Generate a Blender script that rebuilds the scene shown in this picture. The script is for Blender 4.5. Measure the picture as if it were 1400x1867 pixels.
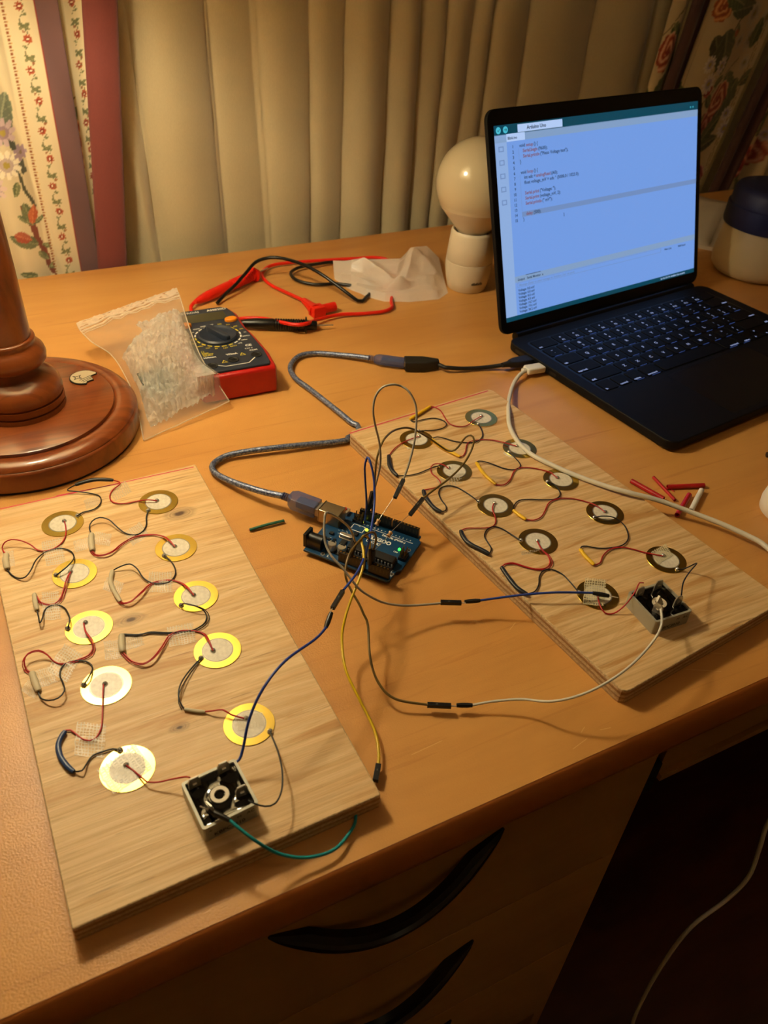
import bpy, math, random
import numpy as np
from mathutils import Vector, Matrix
from mathutils.noise import noise as mnoise
random.seed(7); RNG = np.random.default_rng(7)
for o in list(bpy.data.objects): bpy.data.objects.remove(o)
SC = bpy.context.scene; COL = SC.collection
# ---------------------------------------------------------------- camera, light, exposure
# everything below is measured in centimetres (desk top = height 0) and written out in metres
CM = 0.01
cam = bpy.data.cameras.new('camera'); camo = bpy.data.objects.new('camera', cam); COL.objects.link(camo)
RT = Vector((0.8946012, -0.4438569, 0.0517665)); UP = Vector((0.2429844, 0.5803882, 0.7772439)); FW = Vector((0.3750297, 0.6827449, -0.6270663))
camo.matrix_world = Matrix(((RT.x, UP.x, -FW.x, 0), (RT.y, UP.y, -FW.y, 0), (RT.z, UP.z, -FW.z, 0.377902), (0, 0, 0, 1)))
cam.sensor_fit = 'VERTICAL'; cam.sensor_height = 36; cam.lens = 28.229; cam.clip_start = 0.01; cam.clip_end = 20
cam.dof.use_dof = True; cam.dof.focus_distance = 0.56; cam.dof.aperture_fstop = 13
SC.camera = camo
BULB_POWER = 180.0; BULB_COL = (1.0, 0.87, 0.58)
SHADE_COL = (0.95, 0.80, 0.55)
SC.view_settings.view_transform = 'Standard'; SC.view_settings.look = 'None'
SC.view_settings.exposure = 0.0; SC.view_settings.gamma = 1; SC.view_settings.use_curve_mapping = False
W = bpy.data.worlds.new('world'); SC.world = W; W.use_nodes = True
W.node_tree.nodes['Background'].inputs[0].default_value = (1.0, 0.75, 0.45, 1); W.node_tree.nodes['Background'].inputs[1].default_value = 0.02
FILL_POWER = 4.0; FILL_COL = (1.0, .74, .42)  # strength and colour of the added fill lamp
LAMP = (0.24, 62.08); BULB_Z = 43.0

# ---------------------------------------------------------------- helpers
def lin(c):
    if isinstance(c, str):
        c = [int(c[i:i+2], 16)/255 for i in (0, 2, 4)]
    return tuple(((x/12.92) if x <= .04045 else ((x+.055)/1.055)**2.4) for x in c)
class NT:
    def __init__(s, m): s.t = m.node_tree; s.n = s.t.nodes; s.l = s.t.links
    def new(s, k, **kw):
        n = s.n.new(k)
        for a, v in kw.items():
            if a.startswith('i_'):
                key = a[2:].replace('_', ' '); n.inputs[int(key) if key.isdigit() else key].default_value = v
            else: setattr(n, a, v)
        return n
    def link(s, a, b): s.l.new(a, b)
    def coord(s, scale=(1, 1, 1), rot=0.0, kind='Object'):
        tc = s.new('ShaderNodeTexCoord'); mp = s.new('ShaderNodeMapping'); mp.inputs['Scale'].default_value = scale
        mp.inputs['Rotation'].default_value = (0, 0, rot); s.link(tc.outputs[kind], mp.inputs[0]); return mp.outputs[0]
    def noise(s, vec, scale, detail=4, rough=.5, dist=0.0):
        n = s.new('ShaderNodeTexNoise'); n.inputs['Scale'].default_value = scale; n.inputs['Detail'].default_value = detail
        n.inputs['Roughness'].default_value = rough; n.inputs['Distortion'].default_value = dist; s.link(vec, n.inputs['Vector']); return n.outputs[0]
    def ramp(s, f, stops):
        r = s.new('ShaderNodeValToRGB'); cr = r.color_ramp
        while len(cr.elements) < len(stops): cr.elements.new(.5)
        for e, (p, c) in zip(cr.elements, stops): e.position = p; e.color = (*c, 1) if len(c) == 3 else c
        s.link(f, r.inputs[0]); return r.outputs[0]
    def mix(s, f, a, b, mode='MIX'):
        m = s.new('ShaderNodeMix', data_type='RGBA', blend_type=mode)
        for sock, v in ((m.inputs[0], f), (m.inputs[6], a), (m.inputs[7], b)):
            if hasattr(v, 'is_linked'): s.link(v, sock)
            elif isinstance(v, tuple): sock.default_value = (*v, 1)
            else: sock.default_value = v
        return m.outputs[2]
    def math(s, op, a, b=0.0):
        m = s.new('ShaderNodeMath', operation=op)
        for sock, v in ((m.inputs[0], a), (m.inputs[1], b)):
            if hasattr(v, 'is_linked'): s.link(v, sock)
            else: sock.default_value = v
        return m.outputs[0]
    def bump(s, h, strength, dist=.001):
        b = s.new('ShaderNodeBump'); b.inputs['Strength'].default_value = strength; b.inputs['Distance'].default_value = dist
        s.link(h, b.inputs['Height']); return b.outputs[0]
def mat(name, col, rough=.5, metal=0.0, emit=None, es=0.0, coat=0.0, spec=.5, trans=0.0, alpha=1.0, sub=0.0):
    m = bpy.data.materials.new(name); m.use_nodes = True; b = m.node_tree.nodes['Principled BSDF']
    c = lin(col) if isinstance(col, str) else col
    b.inputs['Base Color'].default_value = (*c, 1); b.inputs['Roughness'].default_value = rough; b.inputs['Metallic'].default_value = metal
    b.inputs['Specular IOR Level'].default_value = spec; b.inputs['Coat Weight'].default_value = coat; b.inputs['Coat Roughness'].default_value = .1
    b.inputs['Transmission Weight'].default_value = trans; b.inputs['Alpha'].default_value = alpha
    if emit is not None:
        e = lin(emit) if isinstance(emit, str) else emit
        b.inputs['Emission Color'].default_value = (*e, 1); b.inputs['Emission Strength'].default_value = es
    return m
def bsdf(m): return m.node_tree.nodes['Principled BSDF']
def emis(name, col, s=1.0):
    m = mat(name, '101010', .25); b = bsdf(m); c = lin(col)
    b.inputs['Base Color'].default_value = (.01, .01, .01, 1); b.inputs['Emission Color'].default_value = (*c, 1); b.inputs['Emission Strength'].default_value = s
    return m

class Frame:
    def __init__(s, o, u=(1, 0, 0), v=(0, 1, 0)):
        s.o = Vector(o); s.u = Vector(u).normalized(); s.v = Vector(v).normalized(); s.w = s.u.cross(s.v).normalized()
    def __call__(s, x, y, z=0.0): return s.o+s.u*x+s.v*y+s.w*z
def fr_ang(o, a): return Frame(o, (math.cos(a), math.sin(a), 0), (-math.sin(a), math.cos(a), 0))
WORLD = Frame((0, 0, 0))
def along(a, b, up=(0, 0, 1)):
    a, b = Vector(a), Vector(b); u = (b-a).normalized(); v = Vector(up).cross(u).normalized(); return Frame(a, u, v), (b-a).length
def smooth_path(pts, step=.35, closed=False):
    P = [Vector(p) for p in pts]; out = []
    if len(P) == 2: P = [P[0], (P[0]+P[1])/2, P[1]]
    n = len(P)
    for i in range(n-1):
        p0 = P[max(i-1, 0)]; p1 = P[i]; p2 = P[i+1]; p3 = P[min(i+2, n-1)]
        k = max(1, int((p2-p1).length/step+.5))
        # centripetal-ish Catmull-Rom
        for j in range(k):
            t = j/k; t2 = t*t; t3 = t2*t
            out.append(.5*((2*p1)+(p2-p0)*t+(2*p0-5*p1+4*p2-p3)*t2+(3*p1-p0-3*p2+p3)*t3))
    out.append(P[-1]); return out
class MB:
    def __init__(s): s.v = []; s.f = []; s.m = []; s.cur = 0
    def add(s, vs, fs, m=None):
        o = len(s.v); s.v += [tuple(v) for v in vs]; s.f += [tuple(i+o for i in f) for f in fs]; s.m += [s.cur if m is None else m]*len(fs)
    def quad(s, a, b, c, d, m=None): s.add([a, b, c, d], [(0, 1, 2, 3)], m)
    def prism(s, F, out, z0, z1, bev=0.0, m=None, mside=None, bevb=0.0, seg=2):
        n = len(out); rings = []
        def off(d):
            r = []
            for i in range(n):
                a = Vector(out[i-1]); b = Vector(out[i]); c = Vector(out[(i+1) % n])
                n1 = (b-a); n1 = Vector((-n1.y, n1.x)).normalized() if n1.length > 1e-6 else Vector((0, 0)); n2 = (c-b); n2 = Vector((-n2.y, n2.x)).normalized() if n2.length > 1e-6 else n1
                k = (n1+n2); k = k.normalized() if k.length > 1e-6 else n1; dd = max(.35, k.dot(n1)); r.append(b+k*(d/dd))
            return r
        if bevb > 0:
            for j in range(seg+1):
                a = j/seg*math.pi/2; rings.append((off(bevb*(1-math.sin(a))), z0+bevb*(1-math.cos(a))))
        else: rings.append((off(0), z0))
        if bev > 0:
            for j in range(seg+1):
                a = j/seg*math.pi/2; rings.append((off(bev*(1-math.cos(a))), z1-bev*(1-math.sin(a))))
        else: rings.append((off(0), z1))
        vs = [F(p.x, p.y, z) for r, z in rings for p in r]; fs = []; 
        R = len(rings)
        for k in range(R-1):
            for i in range(n):
                j = (i+1) % n; fs.append((k*n+i, k*n+j, (k+1)*n+j, (k+1)*n+i))
        s.add(vs, fs, mside if mside is not None else m)
        s.add([vs[(R-1)*n+i] for i in range(n)], [tuple(range(n))], m); s.add([vs[i] for i in range(n)], [tuple(range(n-1, -1, -1))], m)
    def box(s, F, x0, x1, y0, y1, z0, z1, bev=0.0, m=None, r=0.0, rs=4):
        s.prism(F, rrect(x0, x1, y0, y1, r, rs) if r > 0 else [(x0, y0), (x1, y0), (x1, y1), (x0, y1)], z0, z1, bev, m)
    def tube(s, pts, r, n=8, m=None, caps=True, step=.35, raw=False, flat=1.0):
        P = [Vector(p) for p in pts] if raw else smooth_path(pts, step)
        k = len(P); rr = r if callable(r) else (lambda t: r)
        T = [(P[min(i+1, k-1)]-P[max(i-1, 0)]).normalized() for i in range(k)]
        up = Vector((0, 0, 1)); 
        if abs(T[0].dot(up)) > .9: up = Vector((1, 0, 0))
        nrm = (up-T[0]*up.dot(T[0])).normalized(); vs = []; fs = []
        for i in range(k):
            if i: 
                nrm = nrm-T[i]*nrm.dot(T[i]); nrm = nrm.normalized()
            b = T[i].cross(nrm); R = rr(i/(k-1))
            for j in range(n):
                a = 2*math.pi*j/n; vs.append(P[i]+nrm*(math.cos(a)*R*flat)+b*(math.sin(a)*R))
        for i in range(k-1):
            for j in range(n):
                j2 = (j+1) % n; fs.append((i*n+j, i*n+j2, (i+1)*n+j2, (i+1)*n+j))
        if caps: fs += [tuple(range(n-1, -1, -1)), tuple((k-1)*n+j for j in range(n))]
        s.add(vs, fs, m)
    def lathe(s, F, prof, n=48, m=None, caps=True):
        vs = []; fs = []; k = len(prof)
        for r, z in prof:
            for j in range(n):
                a = 2*math.pi*j/n; vs.append(F(math.cos(a)*r, math.sin(a)*r, z))
        for i in range(k-1):
            for j in range(n):
                j2 = (j+1) % n; fs.append((i*n+j, i*n+j2, (i+1)*n+j2, (i+1)*n+j))
        if caps:
            if prof[0][0] > 1e-4: fs.append(tuple(range(n-1, -1, -1)))
            if prof[-1][0] > 1e-4: fs.append(tuple((k-1)*n+j for j in range(n)))
        s.add(vs, fs, m)
    def text(s, F, txt, size, x, y, z=.0, m=None, align='LEFT', sx=1.0, bold=0.0):
        cu = bpy.data.curves.new('t', 'FONT'); cu.body = txt; cu.size = size; cu.align_x = align; cu.resolution_u = 2; cu.fill_mode = 'FRONT'; cu.offset = bold
        ob = bpy.data.objects.new('t', cu); me = bpy.data.meshes.new_from_object(ob)
        s.add([F(x+v.co.x*sx, y+v.co.y, z) for v in me.vertices], [tuple(p.vertices) for p in me.polygons], m)
        bpy.data.objects.remove(ob); bpy.data.meshes.remove(me); bpy.data.curves.remove(cu)
    def build(s, name, mats, parent=None, origin=None, smooth=True, angle=35, kind=None, label=None):
        if not isinstance(mats, (list, tuple)): mats = [mats]
        V = np.array(s.v, float)
        if parent is not None: o = np.array(parent['_o'][:])
        elif origin is not None: o = np.array(origin, float)
        else:
            o = np.array([(V[:, 0].min()+V[:, 0].max())/2, (V[:, 1].min()+V[:, 1].max())/2, V[:, 2].min()])
        me = bpy.data.meshes.new(name); me.from_pydata(((V-o)*CM).tolist(), [], s.f)
        for m in mats: me.materials.append(m)
        me.polygons.foreach_set('material_index', s.m)
        if smooth:
            me.polygons.foreach_set('use_smooth', [True]*len(s.f)); me.update(); me.set_sharp_from_angle(angle=math.radians(angle))
        me.update(); ob = bpy.data.objects.new(name, me); COL.objects.link(ob)
        if parent is not None:
            ob.parent = parent; ob['_o'] = o.tolist()
        else: ob.location = (o*CM).tolist(); ob['_o'] = o.tolist()
        if kind: ob['kind'] = kind
        if label: ob['label'] = label
        return ob
def rrect(x0, x1, y0, y1, r, n=4):
    o = []
    for cx, cy, a0 in ((x1-r, y0+r, -90), (x1-r, y1-r, 0), (x0+r, y1-r, 90), (x0+r, y0+r, 180)):
        for j in range(n+1):
            a = math.radians(a0+90*j/n); o.append((cx+r*math.cos(a), cy+r*math.sin(a)))
    return o
def ell(cx, cy, rx, ry=None, n=24, a0=0.0):
    ry = ry or rx; return [(cx+rx*math.cos(2*math.pi*i/n+a0), cy+ry*math.sin(2*math.pi*i/n+a0)) for i in range(n)]
def thing(name, label, cat, o, group=None):
    e = bpy.data.objects.new(name, None); COL.objects.link(e); e.empty_display_size = .01
    e.location = (o[0]*CM, o[1]*CM, o[2]*CM); e['_o'] = [float(o[0]), float(o[1]), float(o[2])]
    e['label'] = label; e['category'] = cat
    if group: e['group'] = group
    return e
def tag(ob, label, cat, group=None):
    ob['label'] = label; ob['category'] = cat
    if group: ob['group'] = group
    return ob
def child(o, m, name, parent, label=None):
    return m.build(name, o, parent, label=label)
DATA = {
'disc_A1': [[0.76,47.37,1.17]],
'disc_A2': [[0.62,41.97,1.17]],
'disc_A3': [[0.56,36.87,1.17]],
'disc_A4': [[0.6,32.05,1.17]],
'disc_A5': [[0.49,26.26,1.17]],
'disc_B1': [[7.35,47.24,1.17]],
'disc_B2': [[7.2,41.9,1.17]],
'disc_B3': [[7.13,36.91,1.17]],
'disc_B4': [[7.02,32.05,1.17]],
'disc_B5': [[7.0,26.31,1.17]],
'disc_R1': [[35.4,48.22,1.17]],
'disc_R2': [[35.89,43.02,1.17]],
'disc_R3': [[36.48,38.14,1.17]],
'disc_R4': [[37.08,33.45,1.17]],
'disc_R5': [[37.76,27.55,1.17]],
'disc_Q1': [[28.62,47.38,1.17]],
'disc_Q2': [[29.28,42.32,1.17]],
'disc_Q3': [[29.93,37.35,1.17]],
'disc_Q4': [[30.52,32.71,1.17]],
'disc_Q5': [[31.07,26.67,1.17]],
'joint_A1': [[1.83,47.8,1.2],[0.9,47.52,1.2]],
'joint_A2': [[-0.49,42.23,1.2],[0.4,42.16,1.2]],
'joint_A3': [[-0.61,37.22,1.2],[0.44,37.28,1.2]],
'joint_A4': [[-0.53,32.53,1.2],[0.55,32.13,1.2]],
'joint_A5': [[0.37,27.47,1.2],[0.46,26.44,1.2]],
'joint_B1': [[6.44,46.49,1.2],[7.29,47.35,1.2]],
'joint_B2': [[6.26,41.37,1.2],[7.15,41.98,1.2]],
'joint_B3': [[6.05,36.43,1.2],[7.01,37.0,1.2]],
'joint_B4': [[5.95,31.81,1.2],[6.76,32.08,1.2]],
'joint_B5': [[7.85,25.37,1.2],[6.95,26.68,1.2]],
'joint_R1': [[34.58,47.37,1.2],[35.51,48.41,1.2]],
'joint_R2': [[34.73,42.85,1.2],[35.81,43.34,1.2]],
'joint_R3': [[35.27,38.27,1.2],[36.32,38.38,1.2]],
'joint_R4': [[35.91,33.25,1.2],[37.09,33.47,1.2]],
'joint_R5': [[37.73,26.41,1.2],[37.78,27.91,1.2]],
'joint_Q1': [[29.31,48.33,1.2],[28.98,47.63,1.2]],
'joint_Q2': [[28.6,43.36,1.2],[29.02,42.78,1.2]],
'joint_Q3': [[28.94,38.21,1.2],[29.95,37.56,1.2]],
'joint_Q4': [[29.4,33.23,1.2],[30.45,32.71,1.2]],
'joint_Q5': [[29.98,27.33,1.2],[31.0,26.58,1.2]],
'red_A1': [[0.9,47.37,1.31],[0.88,46.78,1.22],[0.71,45.88,1.22],[0.32,45.21,1.22],[-0.22,44.86,1.22],[-0.76,44.84,1.22],[-1.19,45.13,1.22],[-1.55,45.65,1.41],[-2.04,46.02,1.62],[-2.59,46.36,1.62],[-3.02,46.36,1.52],[-3.25,46.27,1.22],[-3.21,45.79,1.22],[-3.08,45.49,1.22]],
'black_A2': [[-0.46,42.08,1.31],[0.06,42.2,1.52],[0.54,42.63,1.52],[0.84,43.34,1.31],[0.79,44.08,1.22],[0.4,44.6,1.22],[-0.17,44.8,1.22],[-0.84,44.68,1.22],[-1.44,43.89,1.41],[-1.83,42.97,1.52],[-2.25,42.55,1.41],[-2.7,42.84,1.22],[-3.04,43.36,1.22],[-3.21,44.01,1.22]],
'sleeve_A12': [[-3.06,45.46,1.27],[-3.19,44.82,1.27],[-3.2,43.95,1.27]],
'red_A2': [[0.4,42.02,1.31],[0.08,41.41,1.41],[-0.24,40.75,1.22],[-0.52,40.06,1.22],[-0.86,39.67,1.22],[-1.3,39.68,1.22],[-1.69,40.03,1.22],[-1.82,40.44,1.22],[-1.88,40.88,1.22]],
'black_A3': [[-0.6,37.09,1.31],[-0.39,37.51,1.52],[-0.36,38.11,1.41],[-0.47,38.97,1.22],[-0.79,39.41,1.22],[-1.33,39.52,1.22],[-1.64,39.22,1.22],[-1.83,38.31,1.52],[-2.01,38.02,1.52],[-2.02,38.87,1.22],[-2.02,39.51,1.22]],
'sleeve_A23': [[-1.97,40.95,1.27],[-2.02,40.21,1.27],[-2.02,39.45,1.27]],
'red_A3': [[0.33,37.15,1.31],[0.3,36.32,1.41],[0.48,35.51,1.41],[0.43,35.01,1.22],[0.11,34.6,1.22],[-0.54,34.5,1.22],[-1.26,34.52,1.22],[-1.72,34.87,1.22],[-2.01,35.42,1.41],[-2.38,35.74,1.62],[-2.95,35.72,1.62],[-3.24,35.34,1.52],[-3.24,34.94,1.22],[-3.01,34.57,1.22]],
'black_A4': [[-0.53,32.43,1.31],[-0.13,32.86,1.41],[0.14,33.52,1.22],[0.05,34.01,1.22],[-0.35,34.37,1.22],[-0.95,34.53,1.22],[-1.39,34.35,1.22],[-1.61,33.77,1.22],[-1.53,32.97,1.41],[-1.56,32.25,1.52],[-1.93,31.9,1.52],[-2.42,32.03,1.41],[-2.82,32.56,1.22],[-2.85,33.05,1.22]],
'sleeve_A34': [[-2.98,34.55,1.27],[-2.93,33.8,1.27],[-2.84,33.04,1.27]],
'red_A4': [[0.47,32.06,1.31],[0.33,31.51,1.31],[0.0,30.08,1.22],[-0.25,29.2,1.22],[-0.69,28.66,1.22],[-1.16,28.83,1.22],[-1.49,29.37,1.22],[-1.71,29.76,1.22],[-1.95,29.85,1.22]],
'sleeve_A45': [[-1.98,29.77,1.27],[-2.4,29.15,1.27],[-2.46,28.34,1.27],[-2.22,27.5,1.27],[-1.99,27.09,1.27]],
'black_A5': [[0.37,27.38,1.31],[0.05,27.68,1.22],[-0.37,27.72,1.22],[-0.94,27.7,1.22],[-1.28,27.39,1.22],[-1.61,26.89,1.41],[-1.99,27.14,1.22]],
'red_A5': [[0.46,26.35,1.31],[0.74,25.93,1.22],[1.03,25.21,1.41],[1.17,24.92,1.41],[1.67,24.59,1.52],[2.26,24.35,1.72],[2.91,24.0,2.02],[3.08,23.61,2.41]],
'black_B1': [[6.42,46.34,1.31],[6.14,45.79,1.22],[5.95,44.97,1.22],[5.57,44.37,1.22],[5.01,44.17,1.22],[4.42,44.64,1.22],[4.02,45.31,1.41],[3.69,46.09,1.52],[3.16,46.6,1.52],[2.63,46.55,1.41],[2.33,46.17,1.22],[2.32,45.46,1.22]],
'sleeve_B12': [[2.34,45.39,1.27],[2.16,44.57,1.27],[2.05,43.63,1.27]],
'red_B1': [[7.26,47.2,1.31],[6.72,47.41,1.41],[5.99,47.82,1.22],[5.07,47.9,1.22],[4.38,48.37,1.22],[4.31,49.12,1.22],[4.68,49.81,1.22],[5.33,50.26,1.31],[4.96,50.98,1.22]],
'sleeve_AB1': [[2.31,51.31,1.31],[2.99,51.28,1.41],[3.66,51.28,1.41],[4.29,51.05,1.41],[4.95,50.85,1.31]],
'black_A1': [[1.82,47.65,1.31],[2.22,48.0,1.22],[3.01,48.06,1.22],[3.57,48.59,1.22],[3.66,49.39,1.22],[3.23,49.92,1.22],[2.41,50.37,1.31],[1.7,50.69,1.41],[1.87,51.07,1.31],[2.31,51.43,1.22]],
'red_B2': [[7.12,41.84,1.31],[6.92,42.47,1.41],[6.6,43.27,1.31],[5.95,43.82,1.22],[4.98,44.01,1.22],[4.01,43.64,1.22],[3.27,43.01,1.31],[2.63,42.87,1.31],[2.19,43.18,1.22],[2.04,43.65,1.22]],
'black_B2': [[6.24,41.23,1.31],[6.5,40.74,1.22],[6.59,39.9,1.22],[6.41,39.21,1.22],[5.92,38.75,1.22],[5.33,38.82,1.22],[4.82,39.17,1.22],[4.48,39.73,1.31],[4.31,40.43,1.52],[3.98,41.07,1.52],[3.39,41.2,1.41],[2.91,41.23,1.22]],
'sleeve_B23': [[2.85,41.16,1.27],[2.54,40.24,1.27],[2.55,39.31,1.27],[2.71,38.16,1.27]],
'red_B3': [[6.99,36.88,1.31],[6.81,37.49,1.41],[6.55,38.38,1.22],[6.07,38.87,1.22],[5.39,39.07,1.22],[4.79,39.05,1.22],[4.04,38.32,1.41],[3.34,37.81,1.41],[2.89,37.9,1.31],[2.71,38.21,1.22]],
'black_B3': [[6.03,36.31,1.31],[6.16,36.21,1.52],[6.68,35.7,1.62],[7.14,35.31,1.41],[7.22,34.93,1.22],[6.98,34.43,1.22],[6.56,34.19,1.22],[6.07,34.11,1.22],[5.42,34.24,1.22],[4.59,34.56,1.22],[3.79,34.96,1.22],[3.13,35.03,1.22],[2.28,35.45,1.22]],
'sleeve_B34': [[2.2,35.39,1.27],[2.03,34.73,1.27],[1.94,34.01,1.27]],
'red_B4': [[6.74,31.97,1.31],[6.7,32.69,1.41],[6.61,33.59,1.22],[6.16,34.03,1.22],[5.44,34.35,1.22],[4.73,34.24,1.22],[4.09,33.46,1.31],[3.38,32.74,1.41],[2.8,32.65,1.31],[2.27,33.18,1.22],[1.97,34.02,1.22]],
'black_B4': [[5.93,31.71,1.31],[5.41,31.41,1.22],[4.6,30.63,1.31],[4.14,29.87,1.41],[3.99,29.18,1.31],[4.1,28.66,1.22]],
'sleeve_B45': [[4.09,28.63,1.24],[4.57,28.28,1.24],[5.06,27.99,1.24]],
'red_B5': [[5.06,28.02,1.22],[5.42,27.76,1.41],[5.94,27.51,1.52],[6.27,27.1,1.41],[6.93,26.62,1.27]],
'black_B5': [[7.82,25.29,1.31],[7.71,23.76,1.62],[7.41,22.32,2.02],[6.95,21.18,2.22],[6.41,20.61,2.31],[5.91,20.61,2.41],[5.51,20.86,2.52],[5.26,21.17,2.52]],
'red_R1': [[35.4,48.25,1.31],[34.37,47.86,1.31],[33.57,47.55,1.22],[32.86,47.65,1.22],[32.32,48.31,1.22],[32.44,49.46,1.22],[32.63,50.48,1.22],[32.41,51.2,1.22],[32.13,51.39,1.22]],
'sleeve_QR1': [[32.06,51.28,1.3],[30.72,50.68,1.3],[29.43,50.12,1.3]],
'black_Q1': [[29.22,48.18,1.31],[29.83,48.2,1.22],[30.6,47.96,1.22],[31.52,47.98,1.22],[32.05,48.42,1.22],[32.0,49.1,1.22],[31.4,49.66,1.22],[30.38,49.75,1.22],[29.61,49.74,1.22],[29.47,50.19,1.22]],
'black_R1': [[34.47,47.21,1.31],[34.31,46.35,1.21],[33.8,45.53,1.22],[33.0,45.11,1.22],[32.34,45.25,1.22],[31.45,45.78,1.22],[30.84,46.53,1.22],[30.26,46.85,1.31],[29.84,46.93,1.22]],
'sleeve_R12': [[29.71,46.78,1.27],[29.9,45.41,1.27],[30.61,43.74,1.27]],
'red_R2': [[35.69,43.2,1.31],[35.04,44.0,1.31],[34.37,44.85,1.22],[33.55,45.26,1.21],[32.54,45.34,1.22],[32.01,45.01,1.22],[31.45,44.27,1.22],[30.95,43.81,1.21],[30.66,43.76,1.22]],
'black_R2': [[34.64,42.7,1.31],[34.72,42.11,1.22],[34.65,41.2,1.22],[34.38,40.74,1.22],[33.73,40.61,1.22],[33.11,41.02,1.22],[32.59,41.81,1.22],[32.11,42.25,1.31],[31.74,42.69,1.22],[31.45,42.62,1.22]],
'sleeve_R23': [[31.4,42.51,1.27],[31.16,40.95,1.27],[31.28,39.48,1.27]],
'red_R3': [[36.2,38.25,1.31],[36.16,38.79,1.31],[36.22,39.23,1.22],[35.54,39.98,1.22],[34.83,40.48,1.22],[34.05,40.64,1.22],[33.46,40.32,1.22],[32.71,39.63,1.22],[31.87,39.23,1.22],[31.31,39.51,1.22]],
'black_R3': [[35.15,38.14,1.31],[35.54,37.76,1.22],[35.44,36.96,1.22],[35.1,36.41,1.22],[34.42,36.21,1.22],[33.52,36.53,1.22],[32.68,36.93,1.22],[31.89,37.13,1.22],[31.23,36.82,1.22],[30.86,36.39,1.22]],
'sleeve_R34': [[30.77,36.27,1.27],[30.85,35.59,1.27],[31.02,34.99,1.27]],
'red_R4': [[36.97,33.36,1.31],[36.87,34.2,1.31],[36.46,35.12,1.22],[35.65,35.83,1.22],[34.75,36.15,1.22],[33.8,36.01,1.22],[32.94,35.32,1.22],[32.24,34.84,1.22],[31.54,34.75,1.22],[31.07,35.05,1.22]],
'black_R4': [[35.79,33.14,1.31],[36.28,33.0,1.41],[37.05,32.55,1.41],[37.42,31.77,1.22],[37.05,30.81,1.22],[36.49,30.2,1.22],[35.71,29.93,1.22],[34.73,30.07,1.22],[33.92,30.41,1.22],[33.37,30.86,1.22],[33.0,30.96,1.22],[32.75,30.79,1.22]],
'sleeve_R45': [[32.69,30.74,1.27],[32.56,29.88,1.27],[32.6,29.05,1.27]],
'red_R5': [[37.66,27.81,1.31],[36.83,28.63,1.22],[36.27,29.27,1.22],[35.6,29.79,1.22],[34.71,29.93,1.22],[33.8,29.58,1.22],[33.13,29.07,1.22],[32.63,29.06,1.22]],
'black_R5': [[37.61,26.32,1.31],[38.03,26.19,1.31],[38.29,25.94,1.72],[38.35,25.61,2.22],[36.95,24.93,2.52],[35.67,24.21,2.72],[34.58,23.26,2.81]],
'red_Q1': [[28.88,47.48,1.31],[28.06,47.39,1.31],[27.29,47.29,1.22],[26.34,46.83,1.22],[25.51,46.16,1.22]],
'sleeve_Q12': [[25.35,46.0,1.31],[24.83,44.83,1.31],[24.68,43.99,1.31],[24.74,43.31,1.31]],
'black_Q2': [[28.48,43.23,1.31],[27.55,43.26,1.22],[26.48,43.07,1.22],[25.54,43.13,1.22],[24.81,43.43,1.22]],
'red_Q2': [[28.93,42.64,1.31],[28.63,43.2,1.41],[28.21,43.57,1.31],[27.79,43.43,1.22],[27.44,42.68,1.22],[27.54,41.98,1.22],[27.48,41.34,1.22],[27.1,40.97,1.22],[26.42,40.97,1.22],[25.8,41.02,1.22]],
'sleeve_Q23': [[25.71,40.91,1.31],[25.45,39.95,1.31],[25.44,38.74,1.31],[25.69,38.13,1.31]],
'black_Q3': [[28.84,38.08,1.31],[28.84,38.77,1.22],[28.64,39.59,1.22],[28.3,40.41,1.22],[27.82,40.78,1.22],[27.19,40.76,1.22],[26.7,40.29,1.22],[26.46,39.46,1.22],[26.41,38.67,1.22],[26.12,38.23,1.22],[25.76,38.24,1.22]],
'red_Q3': [[29.8,37.46,1.31],[29.34,36.91,1.31],[29.12,36.15,1.22],[28.73,35.54,1.22],[28.17,35.29,1.22],[27.29,35.57,1.22],[26.55,35.88,1.22],[26.02,35.82,1.22]],
'sleeve_Q34': [[25.93,35.73,1.31],[25.74,35.08,1.31],[25.75,34.35,1.31],[26.22,33.38,1.31],[26.48,32.81,1.31]],
'black_Q4': [[29.3,33.12,1.31],[29.12,34.04,1.22],[28.81,34.9,1.22],[28.37,35.29,1.22],[27.71,35.12,1.22],[27.22,34.6,1.22],[27.09,33.94,1.22],[26.97,33.3,1.22],[26.55,32.9,1.22]],
'red_Q4': [[30.35,32.6,1.31],[30.11,31.72,1.31],[30.22,31.11,1.22],[29.92,30.45,1.22],[29.35,30.13,1.22],[28.65,30.33,1.22],[28.05,30.91,1.22],[27.57,31.45,1.22],[27.0,31.58,1.22],[26.61,31.42,1.22]],
'sleeve_Q45': [[26.51,31.32,1.34],[26.38,30.3,1.34],[26.37,29.19,1.34],[26.64,28.45,1.34]],
'black_Q5': [[29.91,27.27,1.31],[30.05,28.32,1.22],[30.02,29.19,1.22],[29.66,29.85,1.22],[29.08,29.99,1.22],[28.47,29.64,1.22],[27.97,29.0,1.22],[27.33,28.55,1.22],[26.73,28.55,1.22]],
'red_Q5': [[30.84,26.41,1.31],[30.48,25.76,1.31],[30.41,25.11,1.22],[30.94,24.84,1.22],[31.68,24.81,1.72],[32.34,24.96,2.41],[32.88,25.26,2.81],[33.13,25.15,2.81]],
'usb_a': [[31.48,62.27,0.6],[30.47,63.25,0.5],[29.28,64.2,0.4],[28.29,64.91,0.35],[27.23,65.45,0.35],[25.85,65.6,0.35],[24.7,64.89,0.35],[23.79,63.54,0.35],[23.57,61.62,0.35],[24.06,59.29,0.35],[24.53,56.87,0.35],[24.97,54.51,0.35],[25.33,52.73,0.3],[25.32,51.71,0.3]],
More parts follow.
